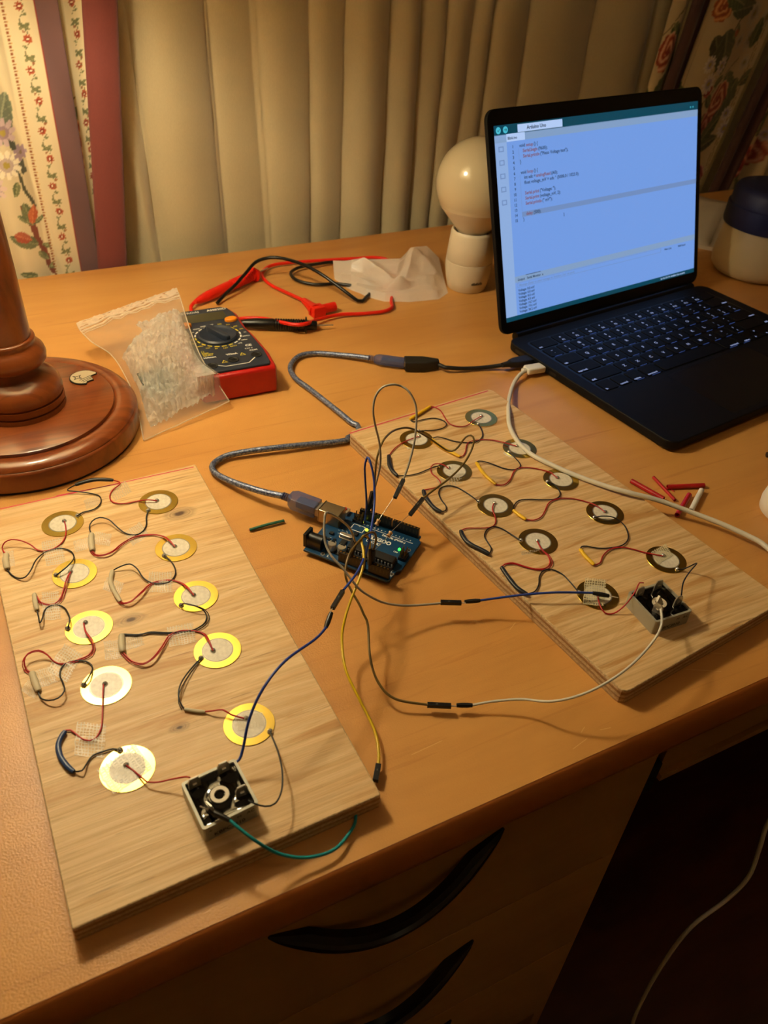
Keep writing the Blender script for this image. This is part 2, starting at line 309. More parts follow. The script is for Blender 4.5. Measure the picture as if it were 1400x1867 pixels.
'usb_b': [[23.77,50.5,0.35],[22.55,50.63,0.35],[20.66,51.0,0.4],[18.15,51.38,0.5],[15.69,51.79,0.5],[13.84,51.96,0.4],[12.57,51.31,0.35],[12.36,50.22,0.4],[12.91,48.63,0.6],[13.97,46.72,0.9],[14.93,45.33,1.1],[15.88,44.36,1.2]],
'usb_plug_a': [[31.48,62.27,0.6],[32.05,61.92,0.6],[34.1,60.55,0.6],[34.37,60.12,0.6]],
'usb_plug_b': [[15.88,44.36,1.2],[16.3,43.9,1.15],[17.87,42.14,1.1],[18.16,41.83,1.1]],
'adapter': [[34.19,60.1,0.6],[36.42,59.2,0.6],[37.47,57.95,0.6]],
'adapter_wire': [[37.5,57.97,0.6],[38.99,57.56,0.4],[40.66,57.23,0.3],[42.25,56.77,0.4],[43.42,56.21,0.7]],
'adapter_c': [[43.42,56.21,0.7],[44.69,56.19,0.7],[46.69,56.26,0.7]],
'charge_plug': [[44.41,54.55,0.7],[46.58,54.53,0.7]],
'charger': [[44.35,54.46,0.7],[43.54,54.17,0.6],[42.23,53.26,0.35],[39.84,50.49,0.75],[37.92,47.82,1.35],[36.73,45.87,1.45],[36.13,43.96,1.4],[36.06,41.93,1.35],[36.67,40.11,1.35],[37.73,37.93,1.35],[38.89,35.99,1.4],[39.99,34.42,1.5],[41.75,32.93,1.3],[43.55,31.14,0.9],[44.92,29.07,0.8],[45.89,26.77,0.8],[46.68,24.42,0.8],[53.5,23.6,0.5],[60,22.6,0.3],[72,26,0.3],[88,34,0.3]],
'hanging': [[84,23,0.3],[66,20.5,0.3],[54,19.6,0.3],[48.5,17.2,0.35],[46.5,15.4,-1],[44.6,15,-6],[43.28,15.0,-12.86],[43.23,15.0,-17.29],[43.14,14.5,-20.02],[43.16,14.0,-23.71],[42.01,14.0,-26.57],[38.88,14.0,-28.51],[38.06,14.0,-34.49],[38.54,14.0,-43.42],[40.34,14.0,-53.34],[46.56,14.0,-75.91]],
'lead_red': [[19.32,79.8,0.7],[18.83,79.44,0.5],[18.55,78.23,0.3],[18.03,75.03,0.3],[20.04,74.29,0.3],[21.91,75.09,0.3],[23.27,75.23,0.3],[24.89,74.12,0.5],[25.77,71.93,1.0],[26.82,70.36,1.2],[28.03,70.1,1.2],[30.06,71.73,0.6],[32.79,72.41,0.4],[35.29,72.0,0.3],[37.71,71.72,0.3],[39.06,72.37,0.3],[39.6,73.63,0.3],[41.53,77.06,0.3],[43.7,80.94,0.3],[44.59,84.34,0.3],[43.39,85.5,0.4],[40.85,86.01,0.4],[38.06,86.56,0.4],[34.36,87.18,0.4],[31.55,87.41,0.4],[30.02,86.87,0.4],[28.94,85.58,0.4],[28.58,84.34,0.3],[28.79,82.01,0.3],[29.53,79.63,0.4],[30.53,76.71,0.5]],
'lead_black': [[21.71,79.67,0.3],[22.87,80.57,0.7],[24.43,81.56,1.2],[26.16,82.97,1.8],[27.81,84.3,2.3],[29.53,84.28,2.6],[30.91,83.07,2.7],[32.21,80.81,2.7],[33.22,78.84,2.4],[34.19,77.28,1.8],[35.3,75.62,1.0],[36.11,74.94,0.4],[36.65,74.9,0.3],[37.38,75.56,0.3],[38.5,76.8,0.3],[40.02,80.8,0.3],[40.2,84.59,0.3],[37.83,85.79,0.4],[35.68,85.62,0.5],[33.89,85.51,0.5],[32.63,84.99,0.5],[31.81,84.0,0.5],[31.83,82.49,0.4],[32.88,81.15,0.3],[34.09,80.45,0.3],[35.66,80.17,0.3],[37.25,79.02,0.3]],
'probe_red': [[19.45,80.11,0.6],[25.31,83.81,0.7],[27.4,84.54,0.8],[28.19,84.82,0.8],[29.78,86.19,0.6]],
'plug_red': [[30.53,76.71,0.5],[30.63,73.73,0.6],[32.99,74.08,0.6]],
'probe_black': [[21.94,73.63,0.7],[26.27,71.55,0.7],[28.19,70.69,0.7],[29.46,70.51,0.6],[31.12,70.2,0.5]],
'tube_0': [[42.69,36.78,0.25],[43.51,33.88,0.25]],
'tube_1': [[44.83,36.54,0.25],[44.32,33.46,0.25]],
'tube_2': [[44.9,34.99,0.25],[47.89,33.99,0.25]],
'tube_3': [[45.85,33.51,0.25],[43.11,31.9,0.25]],
'tube_4': [[47.19,33.57,0.25],[44.51,31.89,0.25]],
'scrap': [[45.07,34.97,0.05],[45.18,34.45,0.05]],
'greensleeve': [[12.68,42.89,0.15],[13.93,42.9,0.2],[15.3,42.86,0.2]],
'j_blue': [[20.37,40.0,0.08],[20.52,40.0,1.94],[20.34,40.0,4.2],[20.24,40.0,5.64],[20.41,40.0,6.32],[20.43,39.6,6.21],[20.44,39.0,5.33],[20.18,38.2,4.32],[19.64,37.2,3.8],[18.64,35.6,3.45],[17.46,33.8,3.76],[15.86,31.8,4.32],[14.35,30.4,4.74]],
'j_blue_c1': [[14.31,30.4,4.66],[13.22,29.4,4.64]],
'j_blue_pin': [[14.39,32.0,1.71],[14.14,31.7,1.65]],
'j_blue_c2': [[13.02,29.1,4.65],[12.38,28.4,4.39]],
'j_blue2': [[12.42,28.4,4.42],[11.46,27.7,4.56],[9.29,26.6,4.94],[7.71,25.6,4.64],[6.67,24.9,3.56],[5.98,24.1,2.42],[5.66,23.8,2.07],[5.28,23.7,2.06]],
'j_grey': [[21.07,40.2,1.94],[21.12,40.2,2.86],[21.4,40.3,3.96],[21.63,40.4,5.06],[21.67,40.5,5.92],[21.53,40.6,7.07],[21.31,40.8,8.14],[21.18,41.0,9.3],[21.4,41.2,10.23],[21.89,41.2,10.82],[22.47,41.0,11.01],[23.13,41.0,10.78],[23.54,40.5,10.51],[23.82,40.0,9.76],[23.72,39.5,8.84],[23.41,39.0,7.59],[22.88,38.5,6.37],[22.22,38.0,5.31]],
'j_grey_c': [[22.22,38.0,5.31],[21.07,37.0,4.8]],
'j_brown': [[21.05,40.1,1.08],[21.14,40.2,2.42],[21.18,40.2,4.09],[21.33,40.4,5.54],[21.94,41.0,6.32],[22.91,42.0,6.24],[24.08,43.0,5.82],[25.27,43.5,5.43],[26.1,43.5,5.02],[27.07,43.2,4.33],[27.87,42.8,3.67],[28.52,42.4,3.22],[28.88,42.0,3.49],[29.3,42.0,3.95],[29.66,42.0,4.43],[29.99,41.8,4.64],[30.06,41.4,4.42],[29.57,41.0,3.66],[28.45,40.2,3.33],[27.0,39.5,3.06],[25.3,38.8,2.97],[24.13,38.3,2.9]],
'j_brown_c': [[24.13,38.3,2.9],[22.62,37.4,2.54]],
'j_low_c': [[21.12,40.2,4.45],[20.95,40.1,1.5]],
'res1': [[20.97,37.0,4.82],[19.54,36.2,3.99],[19.26,36.0,3.78],[18.9,35.6,3.33],[18.6,35.2,2.58]],
'res2': [[22.58,37.4,2.6],[20.52,36.2,2.58],[20.22,36.0,2.47],[19.52,35.7,2.25],[18.8,35.2,2.38]],
'j_white': [[17.71,35.91,2.9],[17.28,35.83,4.2],[16.55,35.68,5.3],[15.86,35.52,6.1],[15.35,35.39,6.5],[15.15,35.09,6.2],[14.92,34.62,5.8],[14.79,34.06,5.2],[14.87,33.33,4.8],[15.34,32.45,4.2],[15.83,31.51,3.4],[16.45,31.06,2.8],[17.37,30.79,2.1],[18.55,30.56,1.6],[19.95,30.34,1.3],[21.09,30.11,1.2]],
'j_white_c': [[21.14,30.18,1.2],[22.35,29.6,1.2]],
'j_white_c2': [[22.6,29.6,1.2],[23.57,29.29,1.2]],
'j_blue3': [[23.54,29.31,1.2],[25.2,28.64,1.5],[26.64,28.01,1.75],[28.31,27.34,1.85],[30.46,26.52,1.7]],
'j_blue3_c': [[30.41,26.54,1.7],[31.31,25.96,1.6]],
'j_tan': [[18.62,35.01,2.6],[18.89,35.24,3.1],[18.89,35.34,3.6],[18.55,35.23,4.0],[17.78,34.77,4.3],[16.86,34.14,4.3],[16.12,33.52,4.2],[15.64,32.89,3.9],[15.41,32.32,3.6],[15.44,31.62,3.2],[15.58,30.82,2.8],[15.64,30.19,2.4],[15.66,29.59,2.0],[14.92,27.65,1.4],[14.72,26.09,1.0],[15.2,24.89,0.7],[16.81,23.87,0.5]],
'j_tan_c': [[16.78,23.89,0.5],[17.99,23.26,0.5]],
'j_tan_c2': [[18.3,23.17,0.5],[19.14,22.79,0.5]],
'j_white2': [[19.11,22.81,0.5],[20.31,22.4,0.7],[21.68,21.7,1.0],[22.73,20.63,1.5],[24.05,20.0,2.0],[25.74,19.82,2.4],[27.89,20.12,2.7],[30.14,20.9,2.9],[31.61,21.79,2.9],[32.98,23.28,2.5]],
'j_yellow': [[18.4,35.14,2.7],[18.43,35.23,3.2],[18.25,35.25,3.7],[17.85,34.99,4.1],[17.44,34.49,4.2],[17.24,33.76,4.1],[16.88,32.92,3.8],[16.3,32.2,3.5],[15.64,31.53,3.2],[15.05,30.97,2.8],[14.46,30.3,2.4],[13.85,29.37,1.8],[13.25,27.49,1.4],[13.25,25.55,0.9],[13.23,23.56,0.6],[12.87,22.25,0.5],[12.54,21.58,0.4]],
'j_yellow_c': [[12.54,21.58,0.4],[11.97,20.79,0.35]],
'j_teal': [[4.15,20.56,2.5],[4.45,20.02,2.4],[5.01,19.31,2.0],[5.78,18.82,1.2],[6.74,18.41,0.7],[7.68,18.2,0.5],[8.58,18.23,0.4],[9.47,18.69,0.3],[10.04,19.15,0.2],[10.4,19.8,0.15]],
'j_teal_c': [[3.41,21.46,2.5],[4.15,20.56,2.5]],
'bagL': [[8.48,57.02,0.1],[8.92,60.74,0.9],[8.98,63.27,1.8],[8.52,67.32,2.6],[7.3,69.74,3.0],[6.71,72.07,3.2],[6.67,73.41,3.3]],
'bagR': [[16.52,59.35,0.7],[15.93,61.22,2.0],[15.48,63.34,3.0],[15.65,66.83,3.6],[16.08,70.46,3.9],[16.42,73.1,4.2],[16.68,75.6,4.3]],
'knots': [[8.46,45.39,1.12],[2.96,36.54,1.12],[3.6,27.64,1.12]],
'markL': [[10.87,50.49,1.13],[-2.92,50.69,1.13]],
'markL2': [[5.36,50.51,1.13],[0.87,50.75,1.13]],
'markR': [[38.47,51.96,1.13],[23.89,50.28,1.13]],
'tissue_top': [[37.29,84.42,1.2],[38.17,81.29,2.2],[40.56,80.46,2.4],[43.65,79.57,2.4],[46.01,81.61,2.6],[48.86,82.68,2.2],[50.01,81.5,1.0]],
'tissue_bot': [[36.41,81.91,0.1],[36.72,79.18,0.1],[37.65,76.33,0.1],[39.11,74.43,0.1],[41.65,73.36,0.1],[45.17,72.78,0.2],[47.07,73.98,0.2]],
'tape_t1': [[-0.9,43.36,1.15],[0.29,43.27,1.15],[0.39,45.94,1.15],[-0.85,46.0,1.15]],
'tape_t2': [[-3.43,44.37,1.15],[-2.71,44.18,1.15],[-2.6,45.82,1.15],[-3.33,46.01,1.15]],
'tape_t3': [[-1.8,38.53,1.15],[-0.82,38.24,1.15],[-0.56,40.76,1.15],[-1.58,41.05,1.15]],
'tape_t4': [[-2.17,34.45,1.15],[-1.34,33.14,1.15],[-0.12,34.78,1.15],[-0.96,36.15,1.15]],
'tape_t5': [[-2.83,33.31,1.15],[-1.79,33.39,1.15],[-1.9,34.76,1.15],[-2.97,34.67,1.15]],
'tape_t5b': [[-3.7,33.53,1.15],[-3.14,32.71,1.15],[-2.7,33.37,1.15],[-3.27,34.21,1.15]],
'tape_t6': [[4.61,43.2,1.15],[5.88,43.94,1.15],[5.63,45.57,1.15],[4.35,44.79,1.15]],
'tape_t7': [[1.06,44.04,1.15],[2.12,44.06,1.15],[2.16,45.27,1.15],[1.08,45.23,1.15]],
'tape_t7b': [[2.25,44.49,1.15],[3.2,43.76,1.15],[3.59,44.95,1.15],[2.62,45.7,1.15]],
'tape_t8': [[4.53,38.4,1.15],[5.88,37.82,1.15],[6.37,39.69,1.15],[4.99,40.28,1.15]],
'tape_t9': [[1.95,39.82,1.15],[2.83,38.81,1.15],[3.33,39.81,1.15],[2.44,40.84,1.15]],
'tape_t10': [[4.57,33.43,1.15],[6.06,33.17,1.15],[6.31,34.78,1.15],[4.78,35.03,1.15]],
'tape_t11': [[0.94,33.9,1.15],[1.85,33.69,1.15],[2.02,35.19,1.15],[1.09,35.4,1.15]],
'tape_t11b': [[2.17,34.2,1.15],[3.22,34.15,1.15],[3.27,35.23,1.15],[2.21,35.27,1.15]],
'tape_t12': [[4.55,48.48,1.15],[5.92,49.17,1.15],[5.79,50.73,1.15],[4.4,50.0,1.15]],
'tape_t12b': [[2.55,48.36,1.15],[3.57,48.58,1.15],[3.56,49.7,1.15],[2.53,49.47,1.15]],
'tape_t13': [[-1.82,28.14,1.15],[-0.49,27.37,1.15],[0.07,29.41,1.15],[-1.31,30.21,1.15]],
'tape_t14': [[-0.46,25.04,1.26],[1.61,25.77,1.26],[1.16,27.57,1.26],[-0.94,26.77,1.26]],
'tape_t15': [[6.34,26.1,1.26],[7.72,25.81,1.26],[7.91,26.72,1.26],[6.5,27.02,1.26]],
'tape_r1': [[36.81,27.35,1.26],[38.43,27.63,1.26],[38.88,28.86,1.26],[37.23,28.56,1.26]],
'tape_r2': [[29.57,26.32,1.26],[30.75,25.62,1.26],[32.49,27.55,1.26],[31.26,28.28,1.26]],
'tape_r3': [[27.25,46.33,1.15],[28.01,46.54,1.15],[28.11,46.94,1.15],[27.34,46.73,1.15]],
'tape_r4': [[34.2,42.93,1.15],[34.5,41.98,1.15],[34.86,42.28,1.14],[34.57,43.24,1.15]],
'tape_r5': [[28.62,31.93,1.15],[29.98,31.71,1.15],[30.18,32.08,1.15],[28.81,32.3,1.15]],
'tape_r6': [[27.03,40.5,1.15],[29.12,40.73,1.15],[29.6,42.19,1.15],[27.46,41.93,1.15]],
}

BT = 1.125     # thickness of the plywood boards

# ---------------------------------------------------------------- materials
def wood_desk():
    m = mat('desk laminate', 'C08040', .38, coat=0.0); n = NT(m); b = bsdf(m)
    v = n.coord((1.5, 9, 9), .06); f1 = n.noise(v, 1.6, 6, .6, 1.2)
    v2 = n.coord((.9, 3.5, 3), .1); f2 = n.noise(v2, 2.0, 3, .5, .6)
    c = n.ramp(f1, [(.30, lin('B27636')), (.48, lin('C78C46')), (.62, lin('D1984F')), (.8, lin('C0823E'))])
    c2 = n.ramp(f2, [(.3, lin('BB7D3F')), (.6, lin('D49D58'))])
    c = n.mix(.5, c, c2)
    v3 = n.coord((2.5, 60, 60), .08); f3 = n.noise(v3, 2.2, 4, .6, 1.5)
    dk = n.ramp(f3, [(.60, (0, 0, 0)), (.70, (.35, .35, .35))]); c = n.mix(dk, c, lin('A5652C'))
    n.link(c, b.inputs['Base Color'])
    g = n.noise(n.coord((1, 1, 1)), 900, 2, .6); n.link(n.bump(g, .35, .0005), b.inputs['Normal']); return m
def wood_board(knots=(), seed=0.0, tint='D9B27C', tint2='C89A5E'):
    m = mat('pine plywood face', tint, .55); n = NT(m); b = bsdf(m)
    tc = n.new('ShaderNodeTexCoord'); mp = n.new('ShaderNodeMapping'); mp.inputs['Location'].default_value = (seed, seed, 0); n.link(tc.outputs['Object'], mp.inputs[0])
    mp2 = n.new('ShaderNodeMapping'); mp2.inputs['Scale'].default_value = (4, 40, 4); mp2.inputs['Rotation'].default_value = (0, 0, -.03); n.link(mp.outputs[0], mp2.inputs[0])
    f1 = n.noise(mp2.outputs[0], 1.6, 6, .62, .9)
    c = n.ramp(f1, [(.25, lin('BE8E52')), (.40, lin(tint)), (.52, lin('E2C290')), (.64, lin('C4955A')), (.78, lin('AE7C42'))])
    mp3 = n.new('ShaderNodeMapping'); mp3.inputs['Scale'].default_value = (5, 230, 5); n.link(mp.outputs[0], mp3.inputs[0])
    f2 = n.noise(mp3.outputs[0], 3, 3, .6, .8); mp4 = n.new('ShaderNodeMapping'); mp4.inputs['Scale'].default_value = (22, 60, 5); n.link(mp.outputs[0], mp4.inputs[0])
    f3 = n.noise(mp4.outputs[0], 1.5, 2, .5)
    crack = n.math('MULTIPLY', n.ramp(f2, [(.60, (0, 0, 0)), (.66, (1, 1, 1))]), n.ramp(f3, [(.5, (0, 0, 0)), (.58, (.55, .55, .55))]))
    c = n.mix(crack, c, lin('7A5024'))
    f4 = n.noise(mp3.outputs[0], 1.1, 5, .7, .3); c = n.mix(n.ramp(f4, [(.38, (.42, .42, .42)), (.58, (0, 0, 0))]), c, lin('A87838'))
    for (kx, ky, kr) in knots:
        d = n.new('ShaderNodeVectorMath', operation='DISTANCE'); mk = n.new('ShaderNodeMapping'); mk.inputs['Scale'].default_value = (1, 1.7, 0); n.link(tc.outputs['Object'], mk.inputs[0])
        nd = n.noise(tc.outputs['Object'], 130, 2); ad = n.new('ShaderNodeVectorMath', operation='ADD'); n.link(mk.outputs[0], ad.inputs[0])
        cmb = n.new('ShaderNodeCombineXYZ'); n.link(n.math('MULTIPLY', n.math('SUBTRACT', nd, .5), .006), cmb.inputs[0]); n.link(cmb.outputs[0], ad.inputs[1])
        n.link(ad.outputs[0], d.inputs[0]); d.inputs[1].default_value = (kx*CM, ky*CM*1.7, 0)
        mk_ = n.ramp(n.math('DIVIDE', d.outputs['Value'], kr*CM*3), [(.0, (1, 1, 1)), (.20, (.95, .95, .95)), (.30, (.55, .55, .55)), (.46, (.28, .28, .28)), (.52, (.55, .55, .55)), (.60, (.2, .2, .2)), (.72, (.34, .34, .34)), (1.0, (0, 0, 0))])
        c = n.mix(mk_, c, lin('4A2A10'))
    n.link(c, b.inputs['Base Color']); n.link(n.bump(f2, .35, .0006), b.inputs['Normal']); return m
def wood_ply():
    m = mat('plywood edge', 'C9A878', .8); n = NT(m); b = bsdf(m)
    v = n.coord((1, 1, 1)); sep = n.new('ShaderNodeSeparateXYZ'); n.link(v, sep.inputs[0])
    nz = n.noise(n.coord((60, 60, 12)), 1.5, 3); z = n.math('ADD', n.math('DIVIDE', sep.outputs[2], BT*CM), n.math('MULTIPLY', n.math('SUBTRACT', nz, .5), .10))
    c = n.ramp(z, [(0, lin('B08A58')), (.17, lin('D8BC90')), (.24, lin('CDAE80')), (.38, lin('A67C4C')), (.46, lin('D9BF96')), (.60, lin('D2B384')), (.66, lin('A07444')), (.78, lin('B88E5C')), (.86, lin('E0C8A0')), (1.0, lin('D6B888'))])
    f = n.noise(n.coord((500, 500, 900)), 1.0, 3, .7); c = n.mix(n.ramp(f, [(.35, (.45, .45, .45)), (.6, (0, 0, 0))]), c, lin('6E4D2A'))
    n.link(c, b.inputs['Base Color']); n.link(n.bump(f, .8, .0008), b.inputs['Normal']); return m
def wood_lamp():
    m = mat('varnished mahogany', '7A3410', .28, coat=.5); n = NT(m); b = bsdf(m)
    f = n.noise(n.coord((6, 60, 12), .2), 1.5, 6, .6, .8)
    c = n.ramp(f, [(.3, lin('572611')), (.5, lin('7C3E1C')), (.65, lin('8A4922')), (.8, lin('622C12'))]); n.link(c, b.inputs['Base Color']); return m
def cloth(name, col, rough=.8, sheen=.3):
    m = mat(name, col, rough); n = NT(m); b = bsdf(m); b.inputs['Sheen Weight'].default_value = sheen
    f = n.noise(n.coord((1, 1, .35)), 900, 3, .7); n.link(n.bump(f, .3, .0006), b.inputs['Normal'])
    c = n.mix(n.ramp(f, [(.35, (0, 0, 0)), (.7, (.5, .5, .5))]), lin(col), tuple(min(1, x*1.18) for x in lin(col))); n.link(c, b.inputs['Base Color']); return m
def attr_cloth(name):
    m = mat(name, 'FFFFFF', .85); n = NT(m); b = bsdf(m); b.inputs['Sheen Weight'].default_value = .2
    a = n.new('ShaderNodeVertexColor', layer_name='print'); n.link(a.outputs[0], b.inputs['Base Color'])
    f = n.noise(n.coord(), 1100, 2, .6); n.link(n.bump(f, .2, .0005), b.inputs['Normal']); return m
def film(name, col, alpha, rough=.08, scale=60, bump=.5, var=.3, dist=.004):
    # thin plastic film: mostly clear, with white haze and glints
    m = bpy.data.materials.new(name); m.use_nodes = True; n = NT(m); n.n.clear(); out = n.new('ShaderNodeOutputMaterial')
    b = n.new('ShaderNodeBsdfPrincipled'); b.inputs['Base Color'].default_value = (*lin(col), 1); b.inputs['Roughness'].default_value = rough
    tl = n.new('ShaderNodeBsdfTranslucent'); tl.inputs[0].default_value = (*lin(col), 1)
    t = n.new('ShaderNodeBsdfTransparent'); mx = n.new('ShaderNodeMixShader'); mt = n.new('ShaderNodeMixShader'); mt.inputs[0].default_value = .5
    f = n.noise(n.coord(), scale, 4, .6, 1.0); lw = n.new('ShaderNodeLayerWeight'); lw.inputs[0].default_value = .25
    a = n.math('ADD', n.math('ADD', n.math('MULTIPLY', n.math('SUBTRACT', f, .5), var), alpha), n.math('MULTIPLY', lw.outputs['Facing'], .25))
    n.link(n.bump(f, bump, dist), b.inputs['Normal']); n.link(b.outputs[0], mt.inputs[1]); n.link(tl.outputs[0], mt.inputs[2])
    cl = n.new('ShaderNodeClamp'); n.link(a, cl.inputs[0])
    n.link(cl.outputs[0], mx.inputs[0]); n.link(t.outputs[0], mx.inputs[1]); n.link(mt.outputs[0], mx.inputs[2]); n.link(mx.outputs[0], out.inputs[0]); return m
M = dict(
    desk=wood_desk(), ply=wood_ply(), lampwood=wood_lamp(),
    band=mat('desk edge band', 'B86C2C', .35), drawer=None,
    black=mat('black plastic', '0C0C0C', .35), matte=mat('black matte plastic', '121212', .6), handle=mat('black glossy handle', '0A0A0A', .25),
    metal=mat('nickel metal', 'D6D0C4', .3, .8), tin=mat('solder', 'D0CEC6', .22, .75), gold=mat('gold pin', 'C8A050', .3, 1.0),
    brass=mat('brass disc', 'CDB155', .27, 1.0), ceramic=mat('ceramic', 'CBC3B2', .45), ring=mat('silver ring', '8E8778', .4, .6),
    red=mat('red wire insulation', 'B3171B', .4), blk=mat('black wire insulation', '121214', .4), greysl=mat('grey heat shrink', 'BDB194', .55), blksl=mat('black heat shrink', '1E1F22', .45),
    bluesl=mat('blue heat shrink', '26406E', .4), yelsl=mat('yellow heat shrink', 'EDBB10', .45), marker=mat('pink marker ink', 'C93A52', .6),
    tape=film('mesh tape', 'CDB691', .28, .35, 400, .3, .2, .0004),
    navy=mat('navy pcb', '0C3C62', .35), white=mat('white print', 'E6E4DC', .5), ylw=mat('yellow print', 'D8C22A', .5),
    whitew=mat('white cable', 'D9D3C4', .4), bluew=mat('blue wire', '23409A', .3), greyw=mat('grey wire', 'A39C90', .3), brownw=mat('olive brown wire', '6A5426', .3),
    yeloww=mat('yellow wire', 'D6B40E', .3), tealw=mat('teal wire', '0A8C92', .35),
    redp=mat('red rubber', 'C1160E', .42), redlead=mat('orange red plastic', 'E0200C', .4), slate=mat('slate face', '232B3A', .45), orange=mat('orange button', 'EE8A10', .4), lcd=mat('lcd', '3C3A28', .2),
    lap=mat('midnight aluminium', '08080A', .6, .1, spec=.25), lapblk=mat('laptop bezel', '050505', .35, spec=.3), key=mat('black key', '070708', .6, spec=.2), legend=emis('key legend', 'B9C9FF', .55), glow=emis('key backlight leak', '6E93FF', .55),
    port=mat('port metal', '3A3836', .4, .8), porc=mat('cream plastic', 'D6C8AE', .42), bulbg=mat('opal glass', 'C4B494', .14, coat=.4), olive=mat('dark contact', '38402A', .6),
    jar=mat('milky plastic', 'C9B790', .35), lid=mat('navy lid', '1A2148', .5), paper=mat('paper', 'D8CDBB', .8), case=mat('zinc case', 'A9A595', .5, .3), potting=mat('black epoxy', '050505', .06),
    usbbody=mat('translucent blue plastic', '4A5A7A', .15, trans=.75, alpha=.75), chip=mat('chip', '1B1A19', .45), plug=mat('off white plug', 'E8E2D4', .45),
    resist=mat('tan resistor', 'C99A62', .4), ledg=emis('green led', '35FF4A', 3.0), ledy=emis('yellow led', 'F6FF35', 3.0),
)
def mottled(name, c1, c2, scale, rough=.4, coat=0.0):
    m = mat(name, c1, rough, coat=coat); n = NT(m); f = n.noise(n.coord((1, 1, 1)), scale, 3, .6); n.link(n.ramp(f, [(.35, lin(c1)), (.65, lin(c2))]), bsdf(m).inputs['Base Color']); return m
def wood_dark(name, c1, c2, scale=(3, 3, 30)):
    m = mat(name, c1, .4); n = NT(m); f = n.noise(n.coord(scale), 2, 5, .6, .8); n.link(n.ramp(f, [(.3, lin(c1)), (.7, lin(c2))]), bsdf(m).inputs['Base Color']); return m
M['drawer'] = wood_dark('drawer front laminate', 'A87A3C', 'B68848', (2, 12, 12))
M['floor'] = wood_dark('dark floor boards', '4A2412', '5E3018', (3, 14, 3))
M['wall'] = mottled('painted wall', 'E2D2B6', 'E6D8BE', 8, .8)
M['ceil'] = mottled('ceiling paint', 'F0E8DA', 'F3ECE0', 8, .9)
M['ceramic'] = mottled('ceramic disc', 'D2C9B6', 'E4DCCA', 420, .4)
M['redp'] = mottled('red rubber shell', 'B2140D', 'BD1A12', 60, .42)
M['slate'] = mottled('slate face plate', '212938', '262E3E', 50, .42)

# ---------------------------------------------------------------- the room
def struct(name, F, x0, x1, y0, y1, z0, z1, m):
    b = MB(); b.box(F, x0, x1, y0, y1, z0, z1); return b.build(name, m, kind='structure', smooth=False)
struct('floor', WORLD, -110, 190, -140, 112, -77, -75, M['floor'])
struct('wall_back', WORLD, -110, 190, 108, 112, -75, 175, M['wall'])
struct('wall_left', WORLD, -114, -110, -140, 112, -75, 175, M['wall'])
struct('wall_right', WORLD, 190, 194, -140, 112, -75, 175, M['wall'])
struct('wall_front', WORLD, -110, 190, -144, -140, -75, 175, M['wall'])
struct('ceiling', WORLD, -114, 194, -144, 112, 175, 178, M['ceil'])
b = MB(); b.box(WORLD, -110, 190, 106.6, 108, -75, -66, .3); b.build('baseboard_back', M['wall'], kind='structure')

cl = thing('added_fill_lamp', 'round ceiling lamp added out of view to give fill light over the desk', 'lamp', (60, -10, 171))  # unseen lamp, added to lift the shadows with a dim fill
b = MB(); b.lathe(Frame((60, -10, 171)), [(18, 4), (18, 1.2), (17.4, 1.0)], 48, caps=False); b.build('rim', M['metal'], cl)
b = MB(); b.lathe(Frame((60, -10, 171)), [(17.4, 1.0), (12, .2), (0, 0)], 48, caps=False)
mcl = bpy.data.materials.new('fill lamp diffuser'); mcl.use_nodes = True; n = NT(mcl); n.n.clear(); e_ = n.new('ShaderNodeEmission'); o_ = n.new('ShaderNodeOutputMaterial'); e_.inputs[0].default_value = (*FILL_COL, 1); e_.inputs[1].default_value = FILL_POWER; n.link(e_.outputs[0], o_.inputs[0])
b.build('diffuser', mcl, cl)
# ---------------------------------------------------------------- desk
Y0, Y1 = 17.30, 93.5
desk = thing('desk', 'long wooden desk with an orange-brown laminate top and black-handled drawers', 'desk', (50, 55, -75))
b = MB(); b.box(WORLD, -60, 130, Y0+.15, Y1, -2.8, 0); b.build('desktop', M['desk'], desk, smooth=False)
b = MB(); prof = [(0, -2.8), (-.25, -2.75), (-.42, -2.5), (-.5, -2.0), (-.5, -1.3), (-.46, -.85), (-.38, -.5), (-.25, -.24), (-.08, -.07), (.06, -.01), (.15, 0.0), (.15, -2.8)]
vs = [(x, Y0+.12+a, z) for x in (-60, 130) for a, z in prof]; n_ = len(prof)
b.add(vs, [(i, (i+1) % n_, n_+(i+1) % n_, n_+i) for i in range(n_)]+[tuple(range(n_)), tuple(range(2*n_-1, n_-1, -1))])
b.build('edge_band', M['band'], desk, angle=60)
YD = 18.3
b = MB(); b.box(WORLD, -8, 31.35, YD+1.6, 88, -75, -2.8); b.box(WORLD, 30.2, 31.35, YD+.05, 88, -75, -2.8); b.build('pedestal', M['drawer'], desk, smooth=False)
